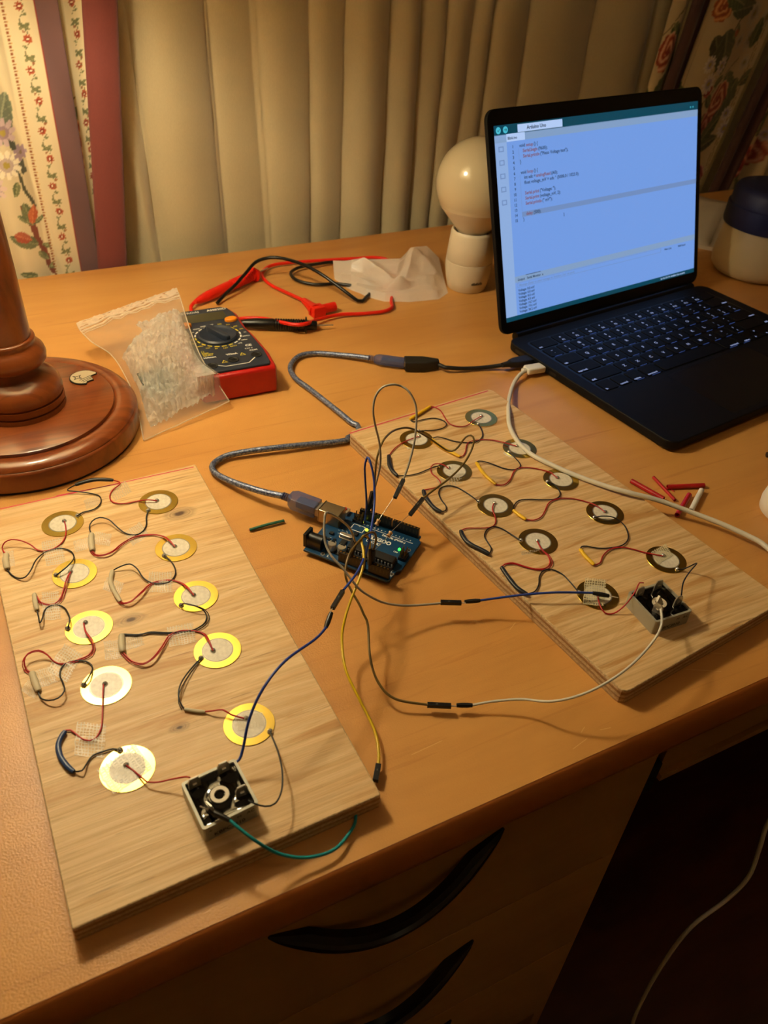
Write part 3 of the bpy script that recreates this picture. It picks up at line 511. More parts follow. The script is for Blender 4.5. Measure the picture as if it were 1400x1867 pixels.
def drawer(z1, z0, hz):
    d = MB(); d.box(WORLD, -6, 31.2, YD, YD+1.6, z0, z1, .12); d = d.build('drawer', M['drawer'], desk)
    h = MB(); N = 44; rings = []
    for i in range(N+1):
        t = -1+2*i/N; c = (1-t*t); x = 12.15+7.3*t; z = hz-4.1*c
        dx, dz = 7.3, 8.2*t; L_ = math.hypot(dx, dz); nx, nz = -dz/L_, dx/L_      # in-plane normal (towards the chord)
        f_ = min(1, (1-abs(t))*4.5+.02)**.7; wdt = .1+.85*f_; out_ = .12+1.45*c**.75; inn = max(0, out_-.35-.55*f_)
        rings.append([(x+nx*a, YD-q, z+nz*a) for a, q in ((0, inn), (0, out_-.25*f_), (.12*f_, out_), (.42*f_, out_), (.5*f_, out_-.22*f_), (wdt, out_-.4*f_), (wdt, inn))])
    k = len(rings[0]); vs = [v for r in rings for v in r]
    fs = [(i*k+j, i*k+(j+1) % k, (i+1)*k+(j+1) % k, (i+1)*k+j) for i in range(N) for j in range(k)]+[tuple(range(k)), tuple(N*k+j for j in range(k-1, -1, -1))]
    h.add(vs, fs); h.build('handle', M['handle'], d, label='black curved plastic handle')
M['drawer2'] = M['drawer']
drawer(-3.0, -17.6, -5.75); drawer(-17.85, -32.4, -20.55); drawer(-32.65, -47.2, -35.3)
b = MB(); b.box(WORLD, 32.7, 130, YD+.4, YD+2.0, -9.4, -2.8); b.box(WORLD, 32.7, 130, YD-.0, YD+.4, -9.6, -9.0); b.build('apron', M['drawer'], desk, smooth=False)
b = MB(); b.box(WORLD, 31.5, 32.5, YD+.2, YD+1.4, -10.8, -7.6, .1); b.build('drawer_runner', M['matte'], desk, label='black drawer runner')
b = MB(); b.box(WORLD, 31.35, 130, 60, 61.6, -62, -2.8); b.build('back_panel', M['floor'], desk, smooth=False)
b = MB(); b.box(WORLD, -55, -53, 20, 90, -75, -2.8); b.build('side_panel', M['drawer'], desk, smooth=False)
b = MB(); b.box(WORLD, 126, 128, 20, 90, -75, -2.8); b.build('side_panel', M['drawer'], desk, smooth=False)
msc = mat('scratch', 'E0B274', .6)
for (x, y, a, l_) in ((23.0, 18.2, .2, 1.2), (25.2, 18.6, -.2, .7), (24.1, 18.9, .5, .5), (33, 20, -.5, 2.2), (35, 20.6, -.5, 1.5), (14.6, 21.6, 0.05, 2.0), (28, 25.5, .6, 1.0), (31, 44, -.8, 1.0), (24.7, 27.2, .5, .8), (37.6, 86.5, .1, 1.6)):
    b = MB(); F = fr_ang((x, y, .004), a); b.quad(F(0, 0), F(l_, 0), F(l_, .03), F(0, .03)); b.build('scratch', msc, desk, smooth=False)

# ---------------------------------------------------------------- table lamp (stands on the desk, shade above the picture)
lamp = thing('table_lamp', 'turned dark-red wooden table lamp at the left edge of the desk', 'lamp', (*LAMP, 0))
FL = Frame((*LAMP, 0))
b = MB(); b.lathe(FL, [(8.75, 0.0), (8.75, .22)], 96, m=1)
b.lathe(FL, [(8.6, .2), (8.88, .25), (8.9, 1.65), (8.85, 1.78), (8.7, 1.86), (8.72, 1.9), (8.6, 2.12), (8.3, 2.32), (7.9, 2.4), (7.5, 2.4), (7.28, 2.32), (7.2, 2.2), (7.14, 2.2), (7.13, 2.48), (7.05, 2.53), (0.5, 2.54)], 96)
b.build('base', [M['lampwood'], M['matte']], lamp, angle=50)
b = MB(); b.lathe(FL, [(3.42, 2.5), (3.42, 2.93), (3.2, 2.96), (3.2, 3.05), (3.42, 3.08), (3.42, 3.6), (3.18, 3.64), (3.18, 3.74), (3.4, 3.76), (3.42, 4.15), (3.35, 4.5), (3.1, 4.95), (2.65, 5.25), (2.15, 5.5), (1.9, 5.85), (1.85, 6.05), (2.0, 6.15), (2.45, 6.3), (2.72, 6.6), (2.78, 7.0), (2.68, 7.4), (2.4, 7.75), (2.2, 7.95), (2.15, 8.15), (2.22, 8.3), (2.2, 8.42), (2.1, 8.5), (1.96, 8.52), (1.96, 14), (1.9, 18), (1.8, 24), (1.6, 30), (1.5, 33.5), (1.9, 34), (1.9, 35), (1.2, 35.6), (.9, 38.5), (0, 38.5)], 64)
b.build('stem', M['lampwood'], lamp, angle=50)
b = MB(); F = fr_ang((5.55, 64.5, 2.52), .05)
out = [(1.08, .42), (1.02, .5)]
for i in range(15):
    a = math.radians(38+i*16.2); out.append((1.1*math.cos(a), 1.1*math.sin(a)))
out += [(-.04, -1.08), (.06, -.82), (.6, -.68), (.56, .02), (1.06, .2)]
b.prism(F, [(x*1.08, y*1.08) for x, y in out], 0, .1, 0, m=1); b.prism(F, out, .1, .13, 0, m=0, mside=1)
star = []
for i in range(8):
    r_ = .52 if i % 2 == 0 else .19; a = math.pi/4*i+.75; star.append((-.5+r_*math.cos(a), .1+r_*math.sin(a)))
b.add([F(x, y, .134) for x, y in star], [tuple(range(8))], 1)
st2 = [(-.5+(x+.5)*.58, .1+(y-.1)*.58) for x, y in star]; b.add([F(x, y, .137) for x, y in st2], [tuple(range(8))], 0)
for k in range(3): b.quad(F(-.45+k*.1, -.5-k*.2, .134), F(.56, -.02-k*.22, .134), F(.56, .06-k*.22, .134), F(-.45+k*.1, -.42-k*.2, .134), 1)
b.build('badge', [mat('pewter badge', 'D2C8AE', .35, .4), mat('badge engraving', '14100C', .6)], lamp, smooth=False, label='small round silver badge with a star')
# shade: thin translucent cloth cone
msh = bpy.data.materials.new('lamp shade cloth'); msh.use_nodes = True; n = NT(msh); n.n.clear(); o_ = n.new('ShaderNodeOutputMaterial'); d_ = n.new('ShaderNodeBsdfDiffuse'); t_ = n.new('ShaderNodeBsdfTranslucent'); mx_ = n.new('ShaderNodeMixShader')
d_.inputs[0].default_value = (*SHADE_COL, 1); t_.inputs[0].default_value = (*SHADE_COL, 1); mx_.inputs[0].default_value = .45
wv = n.noise(n.coord(), 500, 2); n.link(n.bump(wv, .2, .0005), d_.inputs['Normal'])
n.link(d_.outputs[0], mx_.inputs[1]); n.link(t_.outputs[0], mx_.inputs[2]); n.link(mx_.outputs[0], o_.inputs[0])
b = MB(); b.lathe(FL, [(17.0, 34.5), (9.5, 56.0)], 96, caps=False); b.build('lamp_shade', msh, lamp)
b = MB(); b.lathe(FL, [(17.1, 34.3), (17.1, 34.7), (16.9, 34.7), (16.9, 34.3)], 96, caps=False); b.tube([FL(-9.5, 0, 56), FL(0, 0, 55.5), FL(9.5, 0, 56)], .15, 6); b.tube([FL(0, -9.5, 56), FL(0, 0, 55.5), FL(0, 9.5, 56)], .15, 6)
b.tube([FL(1.2, 0, 37), FL(5.4, 0, 42), FL(4.5, 0, 50), FL(0, 0, 55.5)], .12, 6); b.tube([FL(-1.2, 0, 37), FL(-5.4, 0, 42), FL(-4.5, 0, 50), FL(0, 0, 55.5)], .12, 6)
b.build('shade_frame', M['metal'], lamp)
b = MB(); b.lathe(FL, [(0, 38.6), (1.3, 38.8), (1.5, 39.6), (2.6, 41.6), (3.0, 43.2), (2.8, 44.8), (2.1, 46.0), (1.1, 46.6), (0, 46.8)], 32, caps=False)
mb_ = bpy.data.materials.new('glowing bulb'); mb_.use_nodes = True; n = NT(mb_); n.n.clear(); e_ = n.new('ShaderNodeEmission'); o_ = n.new('ShaderNodeOutputMaterial'); e_.inputs[0].default_value = (*BULB_COL, 1); e_.inputs[1].default_value = BULB_POWER; n.link(e_.outputs[0], o_.inputs[0])
b.build('bulb', mb_, lamp)

# ---------------------------------------------------------------- curtains
def fold_profile(x, valleys, amp, base):
    y = np.full_like(x, base)
    for a, c in zip(valleys[:-1], valleys[1:]):
        k = (x >= a) & (x <= c); t = (x[k]-a)/max(c-a, .01); A = amp*min(1, ((c-a)/5.5)**.8); y[k] = base-A*np.sin(np.pi*np.clip(t, 0, 1))**.55*(.8+.25*np.sin(2.2*t+a))
    return y
def curtain(name, m, parent, xb, xt, fold, z0=-72, zfine=(-3, 42), z1=150, dx=.12, dz=.12, paint=None, label=None, wob=.0):
    nu = int((xb[1]-xb[0])/dx)+1; u = np.linspace(0, 1, nu)
    zs = np.concatenate([np.linspace(z0, zfine[0], 12)[:-1], np.arange(zfine[0], zfine[1], dz), np.linspace(zfine[1], z1, 14)]); nz = len(zs)
    U, Z = np.meshgrid(u, zs); k = Z/26.0; k = np.clip(k, -3, 6)
    X = (xb[0]+(xb[1]-xb[0])*U)*(1-k)+(xt[0]+(xt[1]-xt[0])*U)*k
    Y = fold(U, Z) + wob*np.sin(Z*.35+U*9)*np.sin(U*23+Z*.11)
    V = np.stack([X, Y, Z], -1).reshape(-1, 3)
    o = np.array(parent['_o'][:]) if parent is not None else np.array([V[:, 0].mean(), V[:, 1].mean(), z0])
    i = np.arange(nz-1)[:, None]*nu+np.arange(nu-1)[None]; F_ = np.stack([i, i+1, i+nu+1, i+nu], -1).reshape(-1, 4)
    me = bpy.data.meshes.new(name); me.from_pydata(((V-o)*CM).tolist(), [], F_.tolist()); me.materials.append(m)
    me.polygons.foreach_set('use_smooth', [True]*len(F_))
    if paint is not None:
        at = me.color_attributes.new('print', 'FLOAT_COLOR', 'POINT'); C_ = paint(U, Z).reshape(-1, 3); C_ = np.concatenate([C_, np.ones((len(C_), 1))], 1); at.data.foreach_set('color', C_.astype(np.float32).ravel())
    me.update(); ob = bpy.data.objects.new(name, me); COL.objects.link(ob); ob['_o'] = o.tolist()
    sol = ob.modifiers.new('thickness', 'SOLIDIFY'); sol.thickness = .0012; sol.offset = 0
    if parent is not None: ob.parent = parent
    else: ob.location = (o*CM).tolist()
    if label: ob['label'] = label
    return ob
# printed cloth: a painter working on points (x across, y up, in cm)
def lc(h): return np.array(lin(h))
class Paint:
    def __init__(s, X, Y, base): s.X = X; s.Y = Y; s.C = np.broadcast_to(lc(base), X.shape+(3,)).copy()
    def put(s, mask, col, a=1.0): s.C[mask] = s.C[mask]*(1-a)+lc(col)*a
    def leaf(s, x, y, L, wd, ang, col='5A6A3E', vein='A8A878', serr=.0):
        c, d = math.cos(ang), math.sin(ang); p = (s.X-x)*c+(s.Y-y)*d; q = -(s.X-x)*d+(s.Y-y)*c; t = p/L
        w_ = wd*np.clip(4*t*(1-t), 0, 1)**.7*(1-.35*t)*(1+serr*np.sin(p*14/ max(L, .5)*2)); k = (t > 0) & (t < 1) & (np.abs(q) < w_)
        s.put(k, col); s.put(k & (q > 0), vein, .22)
        s.put(k & (np.abs(q) < wd*.07), vein, .8)
        s.put(k & (np.abs(np.sin((p-np.abs(q)*.9)*7/wd*.8)) < .22), vein, .35)
    def flower(s, x, y, r, n, col, ctr='E8E0C8', dark=None, ph=0.0):
        dx, dy = s.X-x, s.Y-y; R = np.hypot(dx, dy); A = np.arctan2(dy, dx)+ph; e = r*(.62+.38*np.abs(np.cos(A*n/2)))
        k = R < e; s.put(k, col)
        if dark: s.put(k & (np.abs(np.cos(A*n/2)) < .35), dark, .7); s.put(R < r*.45, dark)
        s.put(R < r*.22, ctr)
    def rose(s, x, y, r, cols=('B8504A', 'D98A74', '8E2E2E', 'E8B49A')):
        dx, dy = s.X-x, s.Y-y; R = np.hypot(dx, dy); A = np.arctan2(dy, dx); e = r*(.88+.12*np.abs(np.sin(A*4.5+1)))
        k = R < e; s.put(k, cols[0]); w_ = np.sin(R/r*13+A*2.0+1.5*np.sin(A*3)); s.put(k & (w_ > .35), cols[1], .9); s.put(k & (w_ < -.55), cols[2], .9); s.put(k & (w_ > .85), cols[3], .8)
        s.put(R < r*.2, cols[2])
    def line(s, x0, y0, x1, y1, w_, col):
        d = np.array([x1-x0, y1-y0]); L = np.hypot(*d); d = d/L; p = (s.X-x0)*d[0]+(s.Y-y0)*d[1]; q = -(s.X-x0)*d[1]+(s.Y-y0)*d[0]
        s.put((p > 0) & (p < L) & (np.abs(q+.08*np.sin(p*2)) < w_), col)
    def border(s, xc, y0=-5, y1=44):
        # vine with small red flowers, then the dotted line
        for k in range(int((y1-y0)/2.75)+1):
            y = y0+k*2.75; sg = (-1)**k
            t = s.Y-y; kk = (t >= 0) & (t < 2.75); s.put(kk & (np.abs(s.X-(xc+.28*np.sin(t*2.285*math.pi/2.75*1.0)))< .045), '6E6A48')
            for a, l_ in ((.5, .62), (2.5, .6), (-.4, .55), (3.5, .55)): s.leaf(xc, y+1.35, l_, .17, a, '686844', '8E8C5E')
            s.leaf(xc, y+2.3, .45, .13, .3 if sg > 0 else 2.7, '686844')
            s.flower(xc+.12*sg, y+.3, .42, 8, 'A8502E', 'F0E4C4', '7E2A18', k)
            s.flower(xc-.22*sg+.1, y+.95, .16, 5, '94603C', 'B07A50')
    def dots(s, xc, y0=-5, y1=44, step=.30):
        t = np.abs(((s.Y-y0)/step) % 1-.5)*step; s.put((np.hypot(s.X-xc, t) < .11), '8A4A22')
        s.put((np.abs(s.X-xc-.2) < .03) & (t < .05), 'C09050')
def big_print(P_, ox=0.0, oy=0.0):
    # large roses, daisies and leaves, repeated every 26 x 27
    for i in range(-1, 3):
        for j in range(-1, 3):
            X_, Y_ = ox+i*21, oy+j*27+i*8
            for (x, y, L, wd, a) in ((3, 3, 5.2, 1.7, .9), (4, 2, 4.6, 1.5, -.3), (11, 8, 5.0, 1.9, 2.4), (12, 9, 5.5, 1.9, .8), (12, 19, 5.2, 1.8, -.8), (2, 15, 4.4, 1.5, 2.0), (3, 14, 4.4, 1.4, -1.2), (16, 22, 4.0, 1.3, 1.6)):
                P_.leaf(X_+x, Y_+y, L, wd, a, '4E5A34', '9A9468', .08)
            P_.line(X_+1, Y_+1, X_+6, Y_+14, .09, '6E5A38'); P_.line(X_+6, Y_+14, X_+14, Y_+21, .09, '6E5A38'); P_.line(X_+10, Y_+3, X_+13, Y_+12, .08, '6A6440')
            P_.rose(X_+1.5, Y_+6.5, 2.9); P_.rose(X_+12.5, Y_+15.5, 2.6, ('C86A4E', 'E0A07E', '96382C', 'EBC2A0')); P_.rose(X_+16, Y_+4, 1.9, ('A85058', 'CC8E86', '7C2E3A', 'E2B8A8'))
            for (x, y, r) in ((7, 18, 1.5), (8.8, 20.2, 1.3), (5.6, 20.5, 1.2), (18, 11, 1.4), (17, 13.2, 1.1), (7.2, 9.6, 1.0)):
                P_.flower(X_+x, Y_+y, r, 11, 'DCCFC0', 'A89440', 'A898A8', x)
            for (x, y, a) in ((9, 12, 1.2), (10, 24, 2.2), (19, 18, .5), (1, 22, 1.9)):
                P_.leaf(X_+x, Y_+y, 1.8, .5, a, '6C7448'); P_.leaf(X_+x, Y_+y, 1.5, .5, a+1.0, '7C8458'); P_.leaf(X_+x, Y_+y, 1.3, .6, a+.5, 'B0603C', 'D89068')
mprint = attr_cloth('printed floral cotton')
fc = thing('floral_curtain', 'cream floral curtain with burgundy edging hanging at the left behind the lamp', 'curtain', (5, 97, -72))
def paintA(U, Z):
    X = U*18.0; P_ = Paint(X, Z, 'D4C4A0'); P_.put(X < 9.5, 'D4C4A0'); Q = Paint(X, Z, 'D4C4A0'); big_print(Q, -3.2, 2.0); k = X < 8.8; P_.C[k] = Q.C[k]
    P_.line(8.8, 24, 12.0, 10.6, .30, '3E4232'); P_.line(10.6, 12.8, 12.2, 7, .16, '4A4A36'); P_.line(11.0, 7.5, 12.9, -.5, .32, '7E4030')
    P_.leaf(9.6, 13.6, 5.2, 1.5, 1.15, '66705A', 'A2A888'); P_.leaf(9.5, 20.5, 4.6, 1.2, 1.7, '6E7458', 'A8A888')
    P_.flower(10.6, 14.8, 1.35, 9, 'C9B0B4', 'A89440', '9A8088'); P_.flower(10.3, 11.7, 1.5, 11, 'EDE2C8', 'A89440', 'B8A49A', .4); P_.flower(11.9, 12.6, .8, 7, '9A8290', '7E6A50'); P_.flower(8.6, 9.4, 1.3, 9, 'D8C0B8', '9A8440', 'A08890')
    P_.leaf(11.0, 9.9, 1.6, .45, -1.9, '5E6440'); P_.leaf(11.7, 5.2, 2.6, .8, 1.8, '5E6444', '8E9068'); P_.leaf(11.6, 5.4, 2.0, .6, 1.3, 'B4562E', 'D88A5A'); P_.leaf(11.3, 5.6, 1.4, .35, 2.4, '606848'); P_.leaf(11.9, 5.4, 1.2, .3, .5, '606848')
    P_.leaf(11.8, 3.1, 3.0, .85, 2.7, '5E6444', '8E9068'); P_.leaf(9.6, 4.6, 1.8, .7, -.5, '9E4A34', 'C47A58'); P_.leaf(12.2, 3.0, 1.4, .35, -.4, '686C48'); P_.leaf(12.6, 1.2, 1.6, .4, 2.3, '686C48'); P_.leaf(12.4, .2, 1.5, .4, .4, '686C48'); P_.leaf(11.0, -.2, 1.8, .5, 2.9, '5E6444')
    k = X > 12.75+0*Z; P_.C[(X > 13.0)] = lc('D4C4A0'); P_.dots(13.0); P_.border(14.55); P_.put((X > 15.75) & (X < 15.95), '8E2A22'); P_.put((X > 15.95), '6C4C4C'); P_.put((X > 15.62) & (X < 15.66), '6A6A4A'); return P_.C
def foldA(U, Z): return 95.4-1.2*np.sin(np.clip(U*18/12.5, 0, 1)*math.pi*3.0+.3)+.35*np.exp(-((U*18-12.3+.12*(Z-12))/.5)**2)-.5*np.sin(np.clip((U*18-11)/7, 0, 1)*math.pi)
curtain('printed_panel', mprint, fc, (-5.5, 12.5), (-5.6, 12.9), foldA, paint=paintA, label='cream panel with rose print and flowered border', wob=.22)
def paintB(U, Z):
    X = U*5.0; P_ = Paint(X, Z, 'D4C4A0'); Q = Paint(X, Z, 'CDBB92'); big_print(Q, -11.0, -3.0); k = X < 2.0; P_.C[k] = Q.C[k]; P_.put(X > 2.0, 'E0CFA8'); P_.border(3.2); return P_.C
curtain('inner_panel', mprint, fc, (11.0, 14.5), (11.6, 16.2), lambda U, Z: 97.2-.5*np.sin(U*math.pi*2), dx=.1, paint=paintB, label='narrow printed fold between the two burgundy bands')
mburg = cloth('burgundy cotton', '70302A')
curtain('edging', mburg, fc, (12.15, 15.45), (14.95, 18.35), lambda U, Z: 94.6-.35*np.sin(U*math.pi)+0*Z, dx=.3, dz=1.0, label='wide burgundy edging band')
mbeige = cloth('beige lining', 'B8A884', .6, .5)
VB = [11.0, 16.3, 20.2, 28.6, 35.0, 40.5, 44.8, 50.8, 55.2, 58.4, 61.6, 64.8, 71.0, 81.0, 91.0, 96.5, 101.0]
VT = [11.0, 19.0, 19.9, 28.2, 34.2, 40.4, 45.0, 50.7, 54.9, 58.6, 62.5, 65.2, 70.6, 81.3, 91.4, 97.0, 101.0]
def foldB(U, Z):
    k = np.clip(Z/26.0, -1.5, 3); out = np.zeros_like(U); xs = 11+90*U
    for r in range(U.shape[0]):
        kk = k[r, 0]; val = [a+(c-a)*min(max(kk, 0), 1.3) for a, c in zip(VB, VT)]; val = sorted(val); val[0] = 10.9; val[-1] = 101.1
        out[r] = fold_profile(xs[r], val, 2.1, 99.4)+np.where((xs[r] > val[3]) & (xs[r] < val[4]), .9, 0)*np.clip((xs[r]-val[3])/.5, 0, 1)*np.clip((val[4]-xs[r])/.8, 0, 1)
    ph = (xs-15.5)/6; out += np.where((xs > 15) & (xs < 22), -.8*np.exp(-((xs-(16.5+2.4*np.clip(1.2-k, 0, 1.5)))/.9)**2), 0)
    return out
bc = curtain('lining_curtain', mbeige, None, (11, 101), (11, 101), foldB, dx=.14, dz=.9, zfine=(-3, 45), wob=.15)
tag(bc, 'plain beige curtain falling in long folds across the window behind the desk', 'curtain')
fr = thing('floral_curtain', 'floral curtain with large leaves and pink roses at the right behind the laptop', 'curtain', (105, 97, -72))
def paintC(U, Z):
    X = U*17.5; P_ = Paint(X, Z, 'CDB88E')
    for oy in (0, 27, -27):
        if oy: big_print(P_, -1.5, -2.5+oy) if oy > 0 else None; continue
        P_.line(8, 26, 5, 14, .15, '5A4A30'); P_.line(6, 13, 9, 2, .15, '5A4A30')
        P_.leaf(4.6, 24.5, 6.2, 1.5, .1, '47502F', '8A8660', .05); P_.leaf(3.0, 21.5, 3.8, 1.5, -.9, '3E3A26', '7E7850', .05); P_.leaf(5.0, 22.2, 6.6, 2.7, -1.05, '4A4E34', '8E8A60', .06)
        P_.rose(2.6, 25.0, 1.9, ('C0703E', 'DE9A60', '98482A', 'E8B47C'))
        for (x, y, r) in ((11.5, 24.0, 1.9), (13.4, 20.8, 1.8), (10.2, 20.6, 1.2), (15.4, 23.4, 1.5), (14.6, 17.6, 1.1)): P_.flower(x, y, r, 13, 'C8BCA0', '8E8048', 'A89C86', x)
        P_.rose(6.2, 14.6, 1.1, ('A43A32', 'C4605A', '7E2424', 'D88878')); P_.leaf(6.6, 13.8, 2.6, .9, -.7, '4E5236', '8E8A60'); P_.leaf(7.4, 15.0, 2.4, .7, .6, '565A3C'); P_.leaf(5.8, 13.0, 2.2, .7, -2.0, '565A3C')
        P_.leaf(14.6, 15.6, 7.2, 2.3, -1.9, '4C5038', '9A946C', .07); P_.leaf(15.4, 14.6, 3.4, 1.1, .8, '4C5038', '9A946C'); P_.leaf(9.4, 5.5, 5.6, 1.8, .75, '4C5038', '8E8A60', .07)
        P_.rose(9.6, 8.8, 3.0, ('A85048', 'CC7E70', '7E3030', 'DCA090')); P_.leaf(11.4, 5.8, 4.6, 1.3, .35, '50543A', '9A946C'); P_.leaf(8.6, 1.2, 3.0, 1.2, 1.3, '3A3A28', '6E6A4A'); P_.rose(4.4, 4.6, 2.4, ('B4604C', 'D08C74', '86382E', 'E0AC92')); P_.leaf(1.0, 8, 4.2, 1.4, .3, '4C5038', '9A946C', .06)
        P_.line(15.2, 27, 16.4, -2, .06, '8A6A44'); P_.line(15.6, 27, 16.8, -2, .05, '8A6A44')
    P_.put(X > 16.9, '9A865E'); return P_.C
curtain('printed_panel', mprint, fr, (93.2, 107.8), (97.5, 113.6), lambda U, Z: 95.6-1.2*np.sin(U*math.pi*1.6+.4), paint=paintC, label='cream panel with large dark leaves')
curtain('edging', cloth('dark plum cotton', '4A2A28'), fr, (90.6, 93.6), (94.0, 98.2), lambda U, Z: 94.9-.8*np.sin(U*math.pi*2), dx=.3, dz=1.0, label='plum edging band')
curtain('edging', cloth('dark plum cotton', '4A2A28'), fr, (107.6, 111.0), (113.4, 117.5), lambda U, Z: 94.9-1.0*np.sin(U*math.pi*2.4), dx=.3, dz=1.0, label='plum edging band')
def paintD(U, Z):
    X = U*5; P_ = Paint(X, Z, 'D2BD92'); big_print(P_, -10, 4); return P_.C
curtain('inner_panel', mprint, fr, (89.2, 90.9), (91.4, 94.4), lambda U, Z: 95.8-.4*np.sin(U*math.pi), dx=.1, dz=.2, paint=paintD, label='narrow printed fold')
curtain('outer_panel', mprint, fr, (110.8, 128), (117.2, 134), lambda U, Z: 96-1.5*np.sin(U*math.pi*6), dx=.25, dz=.25, paint=paintC)

# ---------------------------------------------------------------- plywood boards
def board(name, X, Y, a, label, knots, seed, corner=.0):
    F = fr_ang((X, Y, 0), a); w_, l_ = 15.109, 31.277; b = MB()
    out = rrect(0, w_, 0, l_, corner, 3) if corner else [(0.08, 0), (w_-.08, 0), (w_, .08), (w_, l_-.08), (w_-.08, l_), (.08, l_), (0, l_-.08), (0, .08)]
    out = [(x+RNG.normal()*.01, y+RNG.normal()*.01) for x, y in out]
    b.prism(F, out, 0, BT, .06, m=0, mside=1, seg=2)
    for k in ('markL', 'markL2') if name == 'L' else ('markR',):
        p, q = Vector(DATA[k][0]), Vector(DATA[k][1]); d = (q-p).normalized(); nn = Vector((-d.y, d.x, 0))*(.05 if k != 'markR' else .07); p.z = q.z = BT+.006
        b.quad(p-nn, p+nn, q+nn, q-nn, 2)
    o = (X, Y, 0); kn = [(k[0]-X, k[1]-Y, r) for k, r in knots]
    ob = b.build('plywood_board', [wood_board(kn, seed), M['ply'], M['marker']], origin=o, smooth=False); return tag(ob, label, 'board', 'plywood boards')
board('L', -3.4503, 19.2863, .01818, 'pale plywood board on the left, nearer the lamp, with two dark knots', [(DATA['knots'][0], .46), (DATA['knots'][1], .34), (DATA['knots'][2], .2)], 0.0)
board('R', 27.3938, 19.5034, .11249, 'plywood board on the right with a red line along its far edge', [], .37, .5)

# ---------------------------------------------------------------- piezo discs
DR, CRD = 1.39, .86
def disc_parts(root):
    F = Frame(root['_o'][:])
    b = MB(); b.lathe(F, [(0, -.02), (DR, -.02), (DR, .015), (DR-.015, .03), (0, .03)], 64); p_ = b.build('brass_plate', M['brass'], root, angle=20)
    b = MB(); b.lathe(F, [(CRD+.07, .0305), (CRD+.07, .034), (0, .034)], 48, m=1, caps=False); b.lathe(F, [(CRD, .034), (CRD, .044), (0, .046)], 48, m=0, caps=False); q_ = b.build('ceramic_face', [M['ceramic'], M['ring']], root, angle=20)
    return p_, q_
proto = None
place = dict(A1='top of the left column on the left board, below the lamp', A2='second from the far end, left column, left board', A3='third from the far end, left column, left board', A4='fourth from the far end, left column, left board', A5='lowest on the left board, covered with square mesh tape',
    B1='at the far right corner of the left board beside the dark knot', B2='second from the far end, right column, left board', B3='third from the far end, right column, left board', B4='fourth from the far end, right column, left board', B5='under the blue wire, behind the rectifier of the left board',
    R1='farthest of all on the right board, nearest the laptop', R2='touching the white cable, second in the right column', R3='third in the right column of the right board', R4='fourth in the right column, right board', R5='with tape on it, at the near end of the right column',
    Q1='at the far left corner of the right board under the wire loops', Q2='second in the left column of the right board, under the brown wire', Q3='third in the left column of the right board', Q4='with a torn scrap of tape, left column, right board', Q5='taped with yellowish mesh under the blue wire end')
ZW = {}
for k in sorted(place):
    c = DATA['disc_'+k][0]; side = 'left board' if k[0] in 'AB' else 'right board'
    r = thing('piezo_disc', 'brass piezo disc '+place[k], 'piezo disc', (c[0], c[1], BT+.02), 'piezo discs on the '+side)
    if proto is None: proto = disc_parts(r)
    else:
        for s_ in proto:
            cc = s_.copy(); COL.objects.link(cc); cc.parent = r
    ja, jb = DATA['joint_'+k]
    for jx, lab in ((ja, 'solder blob on the brass rim'), (jb, 'solder blob on the ceramic centre')):
        b = MB(); F = fr_ang((jx[0], jx[1], BT+.04), .7+jx[0]); b.lathe(F, [(.17, 0), (.16, .08), (.11, .16), (.0, .2)], 12, caps=False); b.build('solder_joint', M['tin'], r, angle=80, label=lab)
    for nm, mm, lab in (('red_'+k, M['red'], 'red lead wire'), ('black_'+k, M['blk'], 'black lead wire')):
        if nm in DATA:
            b = MB(); b.tube(DATA[nm], .046, 7, step=.22)
            if nm in ('red_B2', 'red_B3', 'red_B4', 'red_A3', 'black_B4', 'red_Q4', 'black_B3', 'red_A2'):     # a second strand runs beside the first
                q_ = [Vector(v) for v in DATA[nm]]; m_ = len(q_)-1; b.tube([v+Vector((.13*math.sin(math.pi*i/m_*1.5), -.11*math.sin(math.pi*i/m_), .0)) for i, v in enumerate(q_)], .028, 6, step=.25)
            ob = b.build('lead_wire', mm, r, label=lab, angle=80)
# ---------------------------------------------------------------- heat shrink sleeves
SL = dict(A12=('greysl', 'beige heat-shrink sleeve at the left edge of the left board beside the uppermost left disc'), A23=('greysl', 'short upright beige sleeve left of the third disc of the left column'), A34=('greysl', 'clear-taped beige sleeve at the left edge of the left board, near its middle'),
    A45=('bluesl', 'bent blue heat-shrink sleeve left of the lowest disc on the left board'), B12=('greysl', 'beige sleeve lying on tape between the two columns of discs, farthest of three'), AB1=('blksl', 'long dark sleeve across the pink line at the far edge of the left board'),
    B23=('greysl', 'curved beige sleeve between the two columns of discs, above the small knot'), B34=('greysl', 'straight beige sleeve between the two columns of discs, just below the small knot'), B45=('greysl', 'small beige sleeve lying crossways left of the disc under the blue wire'),
    QR1=('yelsl', 'yellow sleeve lying on the red line at the far edge of the right board'), R12=('yelsl', 'yellow sleeve beside the far left disc of the right board'), R23=('yelsl', 'bent yellow sleeve in the middle of the right board, right of the second left disc'), R34=('yelsl', 'small yellow sleeve touching the third left disc of the right board'), R45=('yelsl', 'yellow sleeve nearest the front of the right board'),
    Q12=('blksl', 'black sleeve near the far left corner of the right board'), Q23=('blksl', 'black sleeve below the end of the brown wire connector'), Q34=('blksl', 'black sleeve left of the fourth left disc of the right board'), Q45=('blksl', 'flattened black sleeve nearest the front on the right board'))
